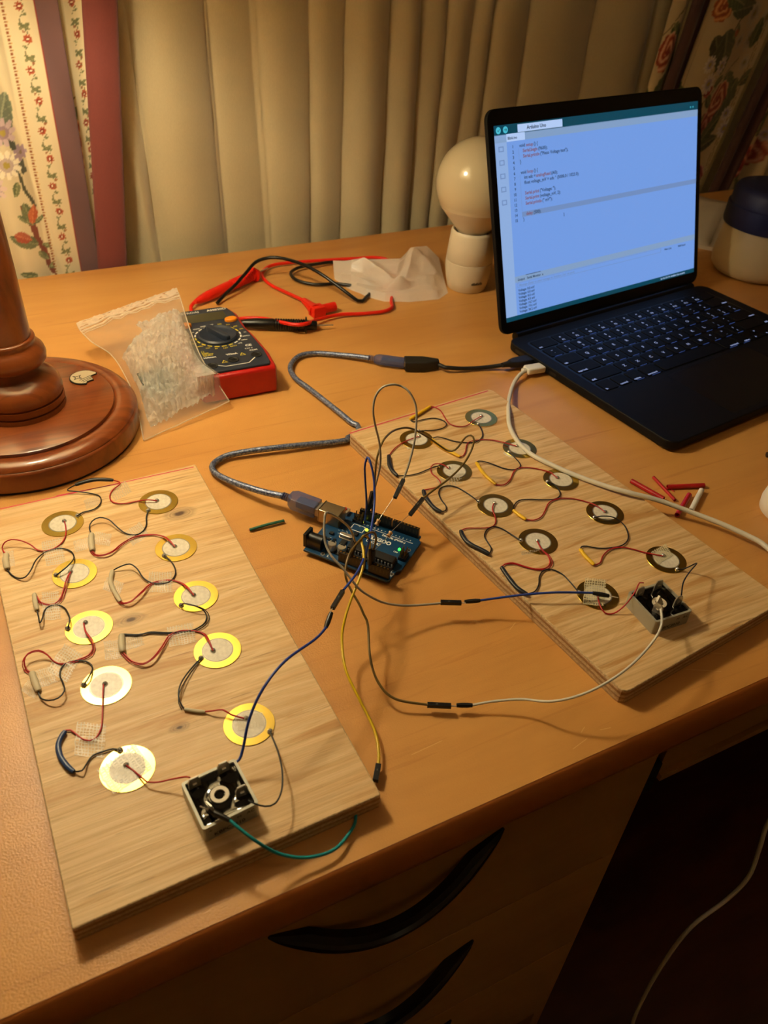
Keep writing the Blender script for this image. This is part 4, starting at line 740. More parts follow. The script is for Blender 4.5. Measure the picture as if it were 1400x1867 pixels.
for k, (mm, lab) in SL.items():
    b = MB(); pts = DATA['sleeve_'+k]; rad = .15 if mm != 'blksl' else .16
    if k == 'A12' or k == 'B12' or k == 'B34' or k == 'A34': rad = .2
    if k == 'B45': rad = .11
    b.tube(pts, lambda t, rad=rad: rad*(.78+.26*math.sin(math.pi*min(1, max(0, t)))**.4+.05*math.sin(t*17)), 10, step=.2, flat=.8)
    tag(b.build('heat_shrink_sleeve', M[mm], angle=70), lab, 'sleeve', 'wire sleeves on the '+('left' if k[0] in 'AB' else 'right')+' board')
# ---------------------------------------------------------------- tape
TL = dict(t1='over the wires between the two uppermost left discs', t2='under the beige sleeve at the left edge, upper', t3='over the wires beside the third left disc', t4='large slanted piece between the third and fourth left discs', t5='beside the beige sleeve above the fourth left disc', t5b='under the lower end of the left-edge sleeve',
    t6='over the black wire left of the second right disc', t7='left of the farthest middle sleeve', t7b='right of the farthest middle sleeve', t8='over the crossing wires left of the third right disc', t9='under the curved middle sleeve', t10='over the crossing wires left of the fourth right disc', t11='left of the straight middle sleeve', t11b='right of the straight middle sleeve',
    t12='near the far edge beside the dark sleeve', t12b='over the black wire near the uppermost left disc', t13='above the lowest disc, beside the blue sleeve', t14='square over the lowest disc', t15='on the ceramic under the blue wire', r1='on the disc at the near end of the right column', r2='yellowish, over the disc beside the rectifier', r3='white scrap at the far left disc', r4='white scrap at the disc touching the white cable', r5='torn scrap at the fourth left disc', r6='clear, below the second left disc')
def tape_mat(col, al):
    m = bpy.data.materials.new('fibre mesh tape'); m.use_nodes = True; n = NT(m); b = bsdf(m); b.inputs['Base Color'].default_value = (*lin(col), 1); b.inputs['Roughness'].default_value = .35
    uv = n.new('ShaderNodeUVMap'); sp = n.new('ShaderNodeSeparateXYZ'); n.link(uv.outputs[0], sp.inputs[0])
    g1 = n.math('LESS_THAN', n.math('FRACT', n.math('MULTIPLY', sp.outputs[0], 9.0)), .28); g2 = n.math('LESS_THAN', n.math('FRACT', n.math('MULTIPLY', sp.outputs[1], 11.0)), .28)
    g = n.math('MAXIMUM', g1, g2); a = n.math('ADD', n.math('MULTIPLY', g, .46), al); n.link(a, b.inputs['Alpha']); return m
mt_l = tape_mat('F2E6CC', .16); mt_r = tape_mat('E2D6AE', .32); mt_c = tape_mat('F0E2C4', .07); mt_w = mat('white tape scrap', 'E8DCC0', .3)
for k, lab in TL.items():
    q = DATA['tape_'+k]; mm = mt_l
    if k in ('r1', 'r2'): mm = mt_r
    if k in ('t12', 't12b', 'r6', 'r5'): mm = mt_c
    if k in ('r3', 'r4'): mm = mt_w
    N = 8; vs = []; top = k in ('t14', 't15', 'r1', 'r2'); A_, B_, C_, D_ = [Vector(x) for x in q]
    # the wires under a strip lift it along a soft ridge
    for j in range(N+1):
        for i in range(N+1):
            s_, t_ = i/N, j/N; p = (A_*(1-s_)+B_*s_)*(1-t_)+(D_*(1-s_)+C_*s_)*t_
            p.z = BT+(.025 if not top else .10)+(.0 if k in ('r3', 'r4') else .10*math.exp(-((t_-.5)/.16)**2)*(0 if top else 1))+(.02*math.sin(9*s_+5*t_)); p.x += RNG.normal()*.02; p.y += RNG.normal()*.02; vs.append(p)
    b = MB(); b.add(vs, [(j*(N+1)+i, j*(N+1)+i+1, (j+1)*(N+1)+i+1, (j+1)*(N+1)+i) for j in range(N) for i in range(N)])
    ob = b.build('tape_strip', mm, angle=80); me = ob.data; uvl = me.uv_layers.new(name='UVMap')
    idx = np.zeros(len(me.loops), int); me.loops.foreach_get('vertex_index', idx); uv = np.stack([(idx % (N+1))/N, (idx//(N+1))/N], 1).astype(np.float32); uvl.data.foreach_set('uv', uv.ravel())
    side = 'left' if k[0] == 't' else 'right'; tag(ob, 'clear mesh tape '+lab+', '+side+' board', 'tape', 'tape strips on the '+side+' board')

# ---------------------------------------------------------------- bridge rectifiers
def rectifier(X, Y, a, label, which):
    F = fr_ang((X, Y, BT), a); r = thing('bridge_rectifier', label, 'electronic component', (X, Y, BT), 'bridge rectifiers'); S = 2.86; H = 1.1
    b = MB(); o_ = rrect(0, S, 0, S, .14, 3); i_ = rrect(.14, S-.14, .14, S-.14, .08, 3); n_ = len(o_)
    vs = [F(x, y, 0) for x, y in o_]+[F(x, y, H) for x, y in o_]+[F(x, y, H) for x, y in i_]+[F(x, y, H-.16) for x, y in i_]
    b.add(vs, [(k*n_+i, k*n_+(i+1) % n_, (k+1)*n_+(i+1) % n_, (k+1)*n_+i) for k in range(3) for i in range(n_)]+[tuple(range(n_-1, -1, -1))])
    FT = Frame(F(0, 0, 0), F.u, (0, 0, 1))
    b.text(FT, 'KBPC3510', .36, .5, .18, .01, m=1, bold=.008); b.text(FT, '+', .4, .25, .62, .01, m=1); b.text(FT, 'AC', .3, 2.2, .66, .01, m=1, bold=.005); b.text(FT, 'M', .3, 1.7, .66, .01, m=1)
    b.build('case', [M['case'], M['matte']], r, angle=40)
    b = MB(); N = 26; vs = []
    for j in range(N+1):
        for i in range(N+1):
            x = .13+(S-.26)*i/N; y = .13+(S-.26)*j/N; d = math.hypot(x-S/2, y-S/2); z = H-.2
            for (tx, ty) in ((.6, .6), (2.25, .6), (.6, 2.3), (2.25, 2.3)): z += .12*math.exp(-((math.hypot(x-tx, y-ty))/.3)**2)
            z += .04*math.exp(-((d-.5)/.12)**2); e = min(x-.13, y-.13, S-.13-x, S-.13-y); z += .08*math.exp(-(e/.12)); vs.append(F(x, y, min(z, H-.02)))
    b.add(vs, [(j*(N+1)+i, j*(N+1)+i+1, (j+1)*(N+1)+i+1, (j+1)*(N+1)+i) for j in range(N) for i in range(N)]); b.build('potting', M['potting'], r, angle=80)
    b = MB(); Fc = Frame(F(S/2, S/2, H-.1), F.u, F.v); b.lathe(Fc, [(.27, -.3), (.27, .0), (.46, .0), (.46, -.1)], 32, caps=False); b.lathe(Fc, [(.26, -.2), (0, -.2)], 32, m=1, caps=False); b.build('mounting_hole', [M['porc'], M['matte']], r, label='cream ring round the centre hole')
    T = ((.55, 2.4, 0), (2.1, 2.5, 0), (2.35, .85, 0), (.65, .75, 1))
    for (tx, ty, al) in T:
        Ft = Frame(F(tx, ty, H-.2), F.u if not al else (F.u*.3-F.v*.95), (0, 0, 1)); b = MB(); w2 = .31
        b.prism(Ft, [(-w2, 0), (w2, 0), (w2, .62), (w2-.12, .85), (-w2+.12, .85), (-w2, .62)], -.04, .04, .01); b.box(Ft, -.1, .1, .3, .45, .04, .12, .02)
        b.build('terminal', M['metal'], r, angle=30)
    return r
rectifier(2.8837, 20.7543, .093, 'square silver bridge rectifier with black filling at the front of the left board', 0)
rectifier(32.0134, 22.4541, -.047, 'square silver bridge rectifier with a white wire at the front of the right board', 1)

# ---------------------------------------------------------------- circuit board
AO = (15.2762, 39.0581); AA = -.91495
FA = fr_ang((*AO, .34), AA)      # underside of the board
A_ = thing('microcontroller_board', 'dark blue microcontroller circuit board lit by small green and yellow lights', 'circuit board', (*AO, 0))
b = MB(); out = [(0, 0), (6.45, 0), (6.6, .15), (6.6, 1.2), (6.86, 1.45), (6.86, 4.7), (6.6, 4.95), (6.6, 5.34), (0, 5.34)]
b.prism(FA, out, 0, .16, .015, m=0)
Z = .163
for (x, y) in ((1.4, .25), (1.52, 5.08), (6.6-.15, .76), (6.45, 3.55)): b.add([FA(p[0], p[1], Z) for p in ell(x, y, .16, n=16)], [tuple(range(16))], 2); b.add([FA(p[0], p[1], Z+.002) for p in ell(x, y, .1, n=12)], [tuple(range(12))], 3)
b.text(FA, 'ELEGOO', .52, 3.35, 3.32, Z, 1, sx=.86, bold=.022); b.text(FA, 'UNO R3', .34, 3.35, 2.92, Z, 1, sx=.9, bold=.012)
b.text(FA, 'DIGITAL (PWM~)', .24, 4.1, 4.02, Z, 1, bold=.01); b.quad(FA(3.2, 4.3, Z), FA(6.4, 4.3, Z), FA(6.4, 4.34, Z), FA(3.2, 4.34, Z), 1)
for i in range(14): b.text(FA, str(13-i) if i < 14 else '', .17, 2.42+i*.285, 4.46, Z, 1, align='CENTER', bold=.006)
for i in range(9): b.text(FA, ('IO', 'RST', '3V', '5V', 'GND', 'GND', 'VIN', '', '')[i] or '.', .12, 2.95+i*.26, .52, Z, 1, align='CENTER')
for i in range(6): b.text(FA, 'A%d' % i, .16, 5.2+i*.254, .52, Z, 1, align='CENTER', bold=.004)
b.text(FA, 'L', .3, 1.75, .15, Z, 1, bold=.01); b.text(FA, 'T', .3, 6.25, .9, Z, 1, bold=.01); b.text(FA, 'ICSP', .2, 5.75, 1.95, Z, 1, bold=.006); b.text(FA, 'ON', .2, 5.55, 2.85, Z, 1, bold=.006)
for (x0, x1, y0, y1) in ((1.75, 2.75, 3.55, 3.6), (1.75, 2.75, 4.2, 4.25), (1.75, 1.8, 3.55, 4.25), (2.7, 2.75, 3.55, 4.25)): b.quad(FA(x0, y0, Z), FA(x1, y0, Z), FA(x1, y1, Z), FA(x0, y1, Z), 1)
for i in range(46):
    x = RNG.uniform(.3, 6.0); y = RNG.choice([RNG.uniform(1.5, 2.2), RNG.uniform(2.6, 3.2), RNG.uniform(3.6, 4.2)]); 
    if 3.0 < x < 5.6: continue
    b.quad(FA(x, y, Z), FA(x+.1, y, Z), FA(x+.1, y+.035, Z), FA(x, y+.035, Z), 1)
b.build('pcb', [M['navy'], M['white'], M['metal'], M['matte']], A_, smooth=False)
b = MB(); b.box(FA, -.63, .99, 3.18, 4.36, .16, 1.25, .05, r=.05); b.box(FA, -.66, -.6, 3.14, 4.4, .2, 1.29, .01); b.build('usb_port', mat('steel usb shell', 'A89A80', .3, .9), A_)
b = MB(); b.box(FA, -.18, .05, .3, 1.25, .16, 1.28, .03); b.lathe(Frame(FA(.0, .77, .72), FA.v, FA.w), [(.44, 0), (.44, 1.15)], 20); b.box(FA, .05, 1.15, .33, 1.21, .16, .72); b.build('power_jack', M['black'], A_)
def header(u0, n, v, name='header', pins=False):
    b = MB(); L_ = n*.254; b.box(FA, u0-.127, u0-.127+L_, v-.125, v+.125, .16, 1.01, .01, m=0)
    for i in range(n):
        x = u0+i*.254; b.quad(FA(x-.06, v-.06, 1.012), FA(x+.06, v-.06, 1.012), FA(x+.06, v+.06, 1.012), FA(x-.06, v+.06, 1.012), 1)
        b.quad(FA(x-.05, v-.128, .55), FA(x+.05, v-.128, .55), FA(x+.05, v-.128, .85), FA(x-.05, v-.128, .85), 2)
    b.build(name, [M['black'], M['gold'], mat('header lettering', '3A352A', .6)], A_, smooth=False)
header(1.95, 10, 5.08); header(4.6, 8, 5.08); header(2.8, 8, .254); header(5.1, 6, .254)
b = MB(); b.box(FA, 1.2, 1.2, 0, 0, 0, 0) if False else None
def pinblock(u0, v0, nu, nv):
    b = MB(); b.box(FA, u0, u0+nu*.254, v0, v0+nv*.254, .16, .42, .01)
    for i in range(nu):
        for j in range(nv): x, y = u0+.127+i*.254, v0+.127+j*.254; b.box(FA, x-.032, x+.032, y-.032, y+.032, .4, 1.0, 0, 1)
    b.build('pin_header', [M['black'], M['gold']], A_, smooth=False)
pinblock(6.2, 2.25, 2, 3); pinblock(1.55, 4.35, 3, 2)
b = MB(); b.box(FA, 2.75, 6.3, 1.0, 1.98, .16, .42, .01); b.box(FA, 2.8, 6.25, 1.15, 1.83, .46, .80, .03); b.lathe(Frame(FA(5.9, 1.49, .801), FA.u, FA.v), [(.09, 0), (0, .0)], 14, m=1, caps=False)
for i in range(14):
    for y in (1.08, 1.84): b.box(FA, 2.9+i*.254, 3.0+i*.254, y, y+.06, .40, .66, 0, 2)
b.build('chip', [M['chip'], M['black'], M['metal']], A_)
b = MB(); b.prism(FA, rrect(1.45, 2.6, 2.3, 2.75, .22, 5), .18, .22, 0); b.prism(FA, rrect(1.5, 2.55, 2.35, 2.7, .17, 5), .22, .5, .06); b.build('crystal', M['metal'], A_)
for (x, y) in ((1.75, .95), (2.5, .95)):
    b = MB(); Fc = Frame(FA(x, y, .16), FA.u, FA.v); b.box(Fc, -.33, .33, -.33, .33, 0, .1, .02, 1); b.lathe(Fc, [(.31, .1), (.31, .6), (.28, .64), (0, .64)], 24); b.quad(Fc(-.2, .1, .645), Fc(.2, .1, .645), Fc(.12, .27, .645), Fc(-.12, .27, .645), 1); b.build('capacitor', [M['metal'], M['black']], A_)
b = MB()
for (x, y, s1, s2, h) in ((2.25, 3.0, .35, .35, .12), (1.9, 1.7, .4, .5, .14), (.75, 2.3, .3, .25, .14), (2.95, 2.2, .3, .5, .15), (.9, 1.7, .25, .16, .1), (1.3, 1.9, .2, .12, .1), (3.0, 3.2, .22, .14, .1), (2.9, 3.65, .2, .12, .1), (1.1, 3.2, .2, .12, .1), (.5, 1.6, .3, .3, .12)): b.box(FA, x, x+s1, y, y+s2, .16, .16+h, .01)
b.build('small_chips', M['chip'], A_)
b = MB(); b.box(FA, .3, .9, 4.7, 5.25, .16, .5, .02, 0); b.lathe(Frame(FA(.6, 4.97, .5), FA.u, FA.v), [(.15, 0), (.15, .1), (0, .1)], 14, m=1); b.build('reset_button', [M['metal'], M['redp']], A_)
for (x, y, mm, lb) in ((5.85, 3.25, 'ledg', 'green light'), (2.9, 4.0, 'ledy', 'yellow light'), (2.3, 4.7, 'ledy', 'small yellow light')):
    b = MB(); s_ = .11 if mm == 'ledg' or y < 4.2 else .07; Fc = Frame(FA(x, y, .17), FA.u, FA.v); b.lathe(Fc, [(s_, 0), (s_, .06), (s_*.5, .13), (0, .14)], 12); b.build('indicator_light', M[mm], A_, label=lb)

# ---------------------------------------------------------------- cables on the desk
def braid(name, c1, c2):
    m = mat(name, c1, .25, .55); n = NT(m); f = n.noise(n.coord((620, 620, 620)), 1.0, 3, .7); n.link(n.ramp(f, [(.38, lin(c1)), (.72, lin(c2))]), bsdf(m).inputs['Base Color']); n.link(n.bump(f, .5, .001), bsdf(m).inputs['Normal']); return m
mbr = braid('braided shield under clear blue jacket', '46547A', 'AEB8D0')
usb = thing('usb_cable', 'grey-blue shielded cable curving between the circuit board and the laptop adapter', 'cable', DATA['usb_b'][6])
hid = [[25.95, 51.9, .28], [25.6, 51.35, .28], [24.7, 51.1, .28]]
b = MB(); b.tube(DATA['usb_a'][:-1]+[[25.6, 52.4, .28], [25.35, 51.6, .28], [24.7, 51.05, .28], [24.0, 50.85, .3]]+DATA['usb_b'], .25, 10, step=.4); b.build('cable', mbr, usb, angle=80)
def usb_plug(p0, p1, w_, h_, ml):
    F, L_ = along(p0, p1); b = MB()
    for k in range(4): b.lathe(Frame(F(-.1+k*.17, 0, 0), F.v, F.w), [(.24, 0), (.31, .02), (.31, .09), (.24, .11)], 14, m=0)
    out = [(.5, -w_*.55), (.9, -w_), (L_-.3, -w_), (L_-.3, w_), (.9, w_), (.5, w_*.55)]
    b.prism(F, out, -h_, h_, .1, m=0, bevb=.1); b.box(F, 1.2, L_-.35, -w_*.6, w_*.6, -h_*.55, h_*.55, .02, m=1); b.box(F, L_-.3, L_+ml, -w_*.78, w_*.78, -h_*.62, h_*.62, .02, m=1)
    b.build('plug', [mat('smoky blue plastic', '46588C', .1, alpha=.6), mat('dull shield metal', 'A8A094', .35, .6)], usb, label='translucent blue plug')
usb_plug(DATA['usb_plug_a'][0], Vector(DATA['usb_plug_a'][3])+Vector((.1, -.1, 0)), .55, .32, .25)
pend = FA(-.55, 3.77, .75); p0_ = Vector(DATA['usb_plug_b'][0]); usb_plug(p0_, pend+(p0_-pend).normalized()*.15, .62, .5, .1)
ad = thing('usb_adapter', 'short black adapter lead plugged into the laptop, beside the white plug', 'adapter', DATA['adapter'][0])
a0, a1, a2 = [Vector(x) for x in DATA['adapter']]; F, L_ = along(a0, a1)
b = MB(); b.prism(F, [(0, -.75), (L_*.75, -.75), (L_+.9, -.28), (L_+.9, .28), (L_*.75, .75), (0, .75)], -.5, .45, .12, bevb=.1); b.build('socket', M['matte'], ad)
b = MB(); b.tube([F(L_+.7, 0, 0), a2]+DATA['adapter_wire'], .2, 10); b.build('cable', M['matte'], ad, angle=80)
c0, c1, c2 = [Vector(x) for x in DATA['adapter_c']]; F, L_ = along(c0, Vector((46.35, 56.3, .6))); b = MB()
b.tube([c0-(c1-c0).normalized()*.6, F(.3, 0, 0)], lambda t: .24+.1*t, 10); b.prism(F, [(.2, -.3), (.9, -.55), (L_-.1, -.6), (L_-.1, .6), (.9, .55), (.2, .3)], -.33, .33, .12, bevb=.12); b.build('plug', M['matte'], ad)
ch = thing('charging_cable', 'white charging cable running from the laptop side over the right board', 'cable', DATA['charger'][3])
b = MB(); b.tube(DATA['charger'], .19, 12, step=.4); b.build('cable', M['whitew'], ch, angle=80)
F, L_ = along(DATA['charge_plug'][0], Vector((46.55, 54.55, .6))); b = MB(); b.tube([F(-.35, 0, 0), F(.15, 0, 0)], .24, 10); b.prism(F, rrect(0, L_-.05, -.55, .55, .2, 3), -.3, .3, .14, bevb=.14, seg=3); b.build('plug', M['plug'], ch)
b = MB(); b.tube(DATA['hanging'], .17, 10, step=.6); tag(b.build('hanging_cable', M['whitew'], angle=80), 'pale cable hanging in the dark in front of the desk at the lower right', 'cable')
# test leads
def lead(key, mm, label, nm='test_lead'):
    r = thing(nm, label, 'test lead', DATA[key][5], 'multimeter test leads'); b = MB(); b.tube(DATA[key], .19, 10, step=.4); b.build('cable', mm, r, angle=80); return r
lr = lead('lead_red', M['redlead'], 'red test lead with a pointed probe and an elbow plug, looping behind the multimeter')
lb_ = lead('lead_black', M['black'], 'black test lead arching behind the multimeter into the crumpled bag')
def probe(root, P_, mm, cap=False):
    a, r_, g, e, t = [Vector(x) for x in P_]; F, L_ = along(a, e); lg = (g-a).length; lr2 = (r_-a).length; b = MB(); Fz = Frame(F.o, F.v, F.w)   # local z = along
    def Fl(x, y, z): return F.o+F.v*x+F.w*y+F.u*z
    prof = [(.22, 0), (.42, .8), (.55, 2.0), (.58, lr2*.75)]
    for k in range(12):
        z = lr2*.8+(lg-lr2*.8)*k/12; prof += [(.5, z), (.6, z+.05), (.6, z+.18), (.5, z+.22)]
    prof += [(.5, lg), (.85, lg+.02), (.85, lg+.18), (.5, lg+.22), (.45, L_-.1), (.36, L_)]
    b.lathe(Fl, prof, 16); b.build('probe_handle', mm, root, angle=50)
    b = MB(); b.tube([e-(e-a).normalized()*.1, t], .08, 8); b.build('probe_tip', M['metal'], root, label='thin metal tip')
probe(lr, DATA['probe_red'], M['redlead']); probe(lb_, DATA['probe_black'], M['black'])
q0, q1, q2 = [Vector(x) for x in DATA['plug_red']]; b = MB(); b.tube([q0, q0*.4+q1*.6, q1], lambda t: .35+.35*t, 12, raw=True)
F, L_ = along(q1, q2); b.box(F, -.5, .9, -.6, .6, -.55, .55, .15); b.tube([F(.7, 0, 0), F(L_, 0, 0)], .5, 16); b.tube([F(L_, 0, 0), F(L_+.03, 0, 0)], .3, 12, m=1); b.build('elbow_plug', [M['redlead'], M['matte']], lr, angle=40)

# ---------------------------------------------------------------- multimeter
mm_ = thing('multimeter', 'dark grey multimeter in a red rubber holster, half covered by the zip bag', 'multimeter', (14.5, 60.65, 0))
FM = fr_ang((14.5, 60.65, 0), -.03); MW, ML = 7.0, 13.4
def mout(d): return [(.9+0, 0+d), (MW-.9, 0+d)] 
def meter_outline(d, r):
    base = [(.25, .0), (MW-.25, .0), (MW-.0, .5), (MW+.15, 3.0), (MW-.05, 6), (MW-.35, 8.5), (MW-.3, 11.5), (MW-.7, ML-.5), (MW-1.3, ML), (1.3, ML), (.7, ML-.5), (.3, 11.5), (.35, 8.5), (.05, 6), (-.15, 3.0), (0, .5)]
    cx, cy = MW/2, ML/2; return [(cx+(x-cx)*(1-d/ (MW/2)), cy+(y-cy)*(1-d/(ML/2))) for x, y in base]
b = MB(); b.prism(FM, meter_outline(0, 0), 0.1, 2.62, .35, bevb=.25, seg=4); b.build('holster', M['redp'], mm_, angle=50, label='red rubber holster')
b = MB(); fo = [(x, y) for x, y in meter_outline(.42, 0)]; b.prism(FM, fo, 2.4, 2.83, .1, m=0); ZM = 2.836
b.text(FM, 'ASTROAI', .52, 1.0, 12.25, ZM, 1, bold=.012); b.text(FM, 'AM830D', .52, 3.9, 12.25, ZM, 1, bold=.012)
cx, cy, R_ = 3.5, 6.9, 1.95
lab = ['OFF', '600', '200', '600', '200', '20', '2000m', '200m', 'hFE', 'BATT', '1.5V', '9V', '10A', '200m', '20m', '2000', '200', '20K', '2000K', '200K']
for i in range(20):
    a = math.pi/2-2*math.pi*i/20; c_, s_ = math.cos(a), math.sin(a); col = 2 if i in (1, 2, 3, 4, 9, 10, 11, 12, 13, 14, 15) else 1; Fk = Frame(FM(cx+c_*(R_+.14), cy+s_*(R_+.14), ZM), FM.u*(-s_)+FM.v*c_, -(FM.u*c_+FM.v*s_)); b.quad(Fk(-.22, .07), Fk(.22, .07), Fk(.22, -.07), Fk(-.22, -.07), col)
    b.text(FM, lab[i], .26, cx+c_*(R_+.62), cy+s_*(R_+.52)-.1, ZM, col, align='CENTER', bold=.006)
b.text(FM, '10Amax', .34, 1.1, 3.0, ZM, 1, bold=.012); b.text(FM, 'V\u03a9mA', .36, 3.2, 3.0, ZM, 1, bold=.012); b.text(FM, 'CE', .5, 5.3, 4.1, ZM, 1, bold=.02); b.text(FM, 'CAT II', .26, 5.1, 3.6, ZM, 1, bold=.006); b.text(FM, 'COM', .32, 5.4, 3.15, ZM, 1, bold=.01)
b.text(FM, '\u03a9', .4, 1.2, 4.15, ZM, 2); 
for k_, t__ in enumerate(('FUSED', '250V MAX', '10A MAX')): b.text(FM, t__, .22, 1.2, 3.9-.24*k_, ZM, 2, bold=.006)
for (x, y) in ((2.7, 1.75), (4.6, 2.6)): 
    b.add([FM(x-.28, y, ZM), FM(x+.28, y, ZM), FM(x, y+.5, ZM)], [(0, 1, 2)], 2); b.add([FM(x-.18, y+.06, ZM+.002), FM(x+.18, y+.06, ZM+.002), FM(x, y+.38, ZM+.002)], [(0, 1, 2)], 0)
for (p, q) in (((1.95, 1.5), (2.6, 1.1)), ((2.6, 1.1), (4.7, 1.1)), ((4.7, 1.1), (5.5, 1.9))):
    d = Vector((q[0]-p[0], q[1]-p[1])).normalized(); nx, ny = -d.y*.04, d.x*.04; b.quad(FM(p[0]-nx, p[1]-ny, ZM), FM(q[0]-nx, q[1]-ny, ZM), FM(q[0]+nx, q[1]+ny, ZM), FM(p[0]+nx, p[1]+ny, ZM), 1)
b.build('face_plate', [M['slate'], M['white'], M['ylw']], mm_, smooth=False)
b = MB(); b.prism(FM, [(.95, 10.2), (5.4, 10.2), (5.4, 11.9), (.95, 11.9)], 2.83, 2.85, 0); b.build('display', M['lcd'], mm_, smooth=False)
Fd = Frame(FM(cx, cy, 2.83), FM.u, FM.v); b = MB(); b.lathe(Fd, [(1.85, 0), (1.85, .15), (1.7, .28), (1.55, .2), (1.4, .1), (0, .1)], 40); Fk = fr_ang(Fd.o, -.03+math.radians(112)); b.prism(Fk, [(-1.6, -.2), (-1.2, -.3), (1.2, -.3), (1.65, -.1), (1.65, .1), (1.2, .3), (-1.2, .3), (-1.6, .2)], .05, .62, .12); b.build('dial', M['slate'], mm_, angle=40)
for (x, y, a) in ((5.55, 9.7, 0), (1.1, 9.7, 0)):
    b = MB(); b.prism(Frame(FM(x, y, 2.82), FM.u, FM.v), ell(0, 0, .62, .42, 20), 0, .3, .14, seg=3); b.build('button', M['orange'], mm_, label='orange button')
for (x, y) in ((1.5, 1.55), (3.55, 2.05), (5.75, 2.3)):
    b = MB(); Fj = Frame(FM(x, y, 2.84), FM.u, FM.v); b.lathe(Fj, [(.5, 0), (.5, .05), (.42, .06), (.36, .0), (.36, -.3), (.18, -.3), (.18, .0), (.1, .0), (.1, -.4), (0, -.4)], 24); b.build('socket', M['matte'], mm_)

# ---------------------------------------------------------------- zip bag with bubble wrap
mfilm = film('clear bag film', 'E4DAC8', .16, .07, 45, .8, .22, .006); mrib = film('zip strip film', 'FFF6E6', .68, .12, 90, .5, .5, .004)
zb_ = thing('zip_bag', 'clear zip bag stuffed with bubble wrap, leaning over the corner of the multimeter', 'bag', (12, 64, 0))
Lp = smooth_path(DATA['bagL'], .5); Rp = smooth_path(DATA['bagR'], .5)
def samp(P_, t):
    d = [0]
    for a, c in zip(P_[:-1], P_[1:]): d.append(d[-1]+(c-a).length)
    s_ = t*d[-1]
    for i in range(len(P_)-1):
        if d[i+1] >= s_-1e-9: return P_[i].lerp(P_[i+1], (s_-d[i])/max(1e-9, d[i+1]-d[i]))
    return P_[-1]
def in_meter(p): 
    l = Vector((p.x-14.5, p.y-60.65)); return -.3 < l.x < 7.3 and -.25 < l.y < 13.6
def bagp(s_, t_, side):
    l, r = samp(Lp, t_), samp(Rp, t_); p = l.lerp(r, s_)
    env = math.sin(math.pi*s_)**.6*math.sin(math.pi*min(1, max(0, t_*1.02)))**.5; fill = env*(.35+.65*max(0, 1-((t_-.42)/.4)**2))
    wr = .12*math.sin(s_*21+t_*9)*math.sin(t_*17-s_*5)+.08*math.sin(s_*40+3*t_)*math.sin(t_*31)
    if side > 0: p = p+Vector((0, -.15, 1))*(1.5*fill+wr*min(1, env*2+.25))
    else: p = p-Vector((0, 0, 1))*(1.2*fill)
    p.z = max(p.z, .04 if side < 0 else .08)
    if math.hypot(p.x-LAMP[0], p.y-LAMP[1]) < 9.3: p.z = max(p.z, .1)
    if in_meter(p): p.z = max(p.z, 3.5 if side > 0 else 3.46) if math.hypot(p.x-18, p.y-67.5) < 2.3 else max(p.z, 2.95 if side > 0 else 2.91)
    return p
N1, N2 = 40, 56; b = MB()
for side in (1, -1):
    vs = [bagp(i/N1, j/N2, side) for j in range(N2+1) for i in range(N1+1)]
    b.add(vs, [(j*(N1+1)+i, j*(N1+1)+i+1, (j+1)*(N1+1)+i+1, (j+1)*(N1+1)+i) for j in range(N2) for i in range(N1)])
b.build('film', mfilm, zb_, angle=80, label='thin clear plastic film')
b = MB()
zb2 = MB()
for (t0, r_) in ((.872, .05), (.895, .10), (.925, .10), (.995, .05)):
    zb2.tube([bagp(k/24, t0, 1)+Vector((0, 0, .10+.025*math.sin(k*1.9+t0*50))) for k in range(25)], r_, 6, step=.5)
vs = []
for j in range(5):
    for i in range(61):
        p = bagp(i/60, .935+.06*j/4, 1); p.z += .1+.09*math.sin(i*.55+j*.4)+.06*math.sin(i*1.7+j); vs.append(p)
zb2.add(vs, [(j*61+i, j*61+i+1, (j+1)*61+i+1, (j+1)*61+i) for j in range(4) for i in range(60)])
for P_, q_ in ((Lp, 0), (Rp, 1)): b.tube([samp(P_, k/20)+Vector((0, 0, .05)) for k in range(21)], .05, 5, step=.5)
b.tube([bagp(k/20, 0.0, 1) for k in range(21)], .05, 5, step=.5)
b.build('seam', mrib, zb_, angle=80); zb2.build('zip_closure', mrib, zb_, angle=60, label='ribbed zip strip along the mouth')
# bubble wrap inside
def bubble(s_, t_):
    p = bagp(s_, t_, 1)-Vector((0, 0, .10)); return p
mbub = film('bubble wrap', 'FFFFFA', .74, .07, 95, 1.0, .6, .010); b = MB(); N1, N2 = 90, 118; vs = []
S0 = lambda t: .09+.40*max(0, min(1, (t-.60)/.07))+.4*max(0, .14-t)
for j in range(N2+1):
    t_ = .09+.735*j/N2
    for i in range(N1+1):
        s0 = min(.62, S0(t_)); s_ = s0+(.965-s0)*i/N1; p = bubble(s_, t_); U_, V_ = s_*15, t_*19; V2 = V_*1.0; U2 = U_+.5*(int(V2) % 2)
        d = math.hypot((U2 % 1)-.5, (V2 % 1)-.5); p.z += .22*math.sqrt(max(0, 1-(d/.46)**2))-.25+.18*math.sin(s_*13+t_*8)*math.sin(t_*19+2*s_)+.42*abs(mnoise(p*.9))+.26*abs(mnoise(p*2.3))+.10*abs(mnoise(p*5.5))-.2
        e = min(i, N1-i, j, N2-j)/9.0
        if e < 1: p.z -= (1-e)*.5
        p.z = max(p.z, .12)
        if in_meter(p): p.z = max(p.z, 3.0)
        vs.append(p)
b.add(vs, [(j*(N1+1)+i, j*(N1+1)+i+1, (j+1)*(N1+1)+i+1, (j+1)*(N1+1)+i) for j in range(N2) for i in range(N1)])
tag(b.build('bubble_wrap', mbub, angle=40), 'crumpled bubble wrap packed inside the clear zip bag', 'bubble wrap')
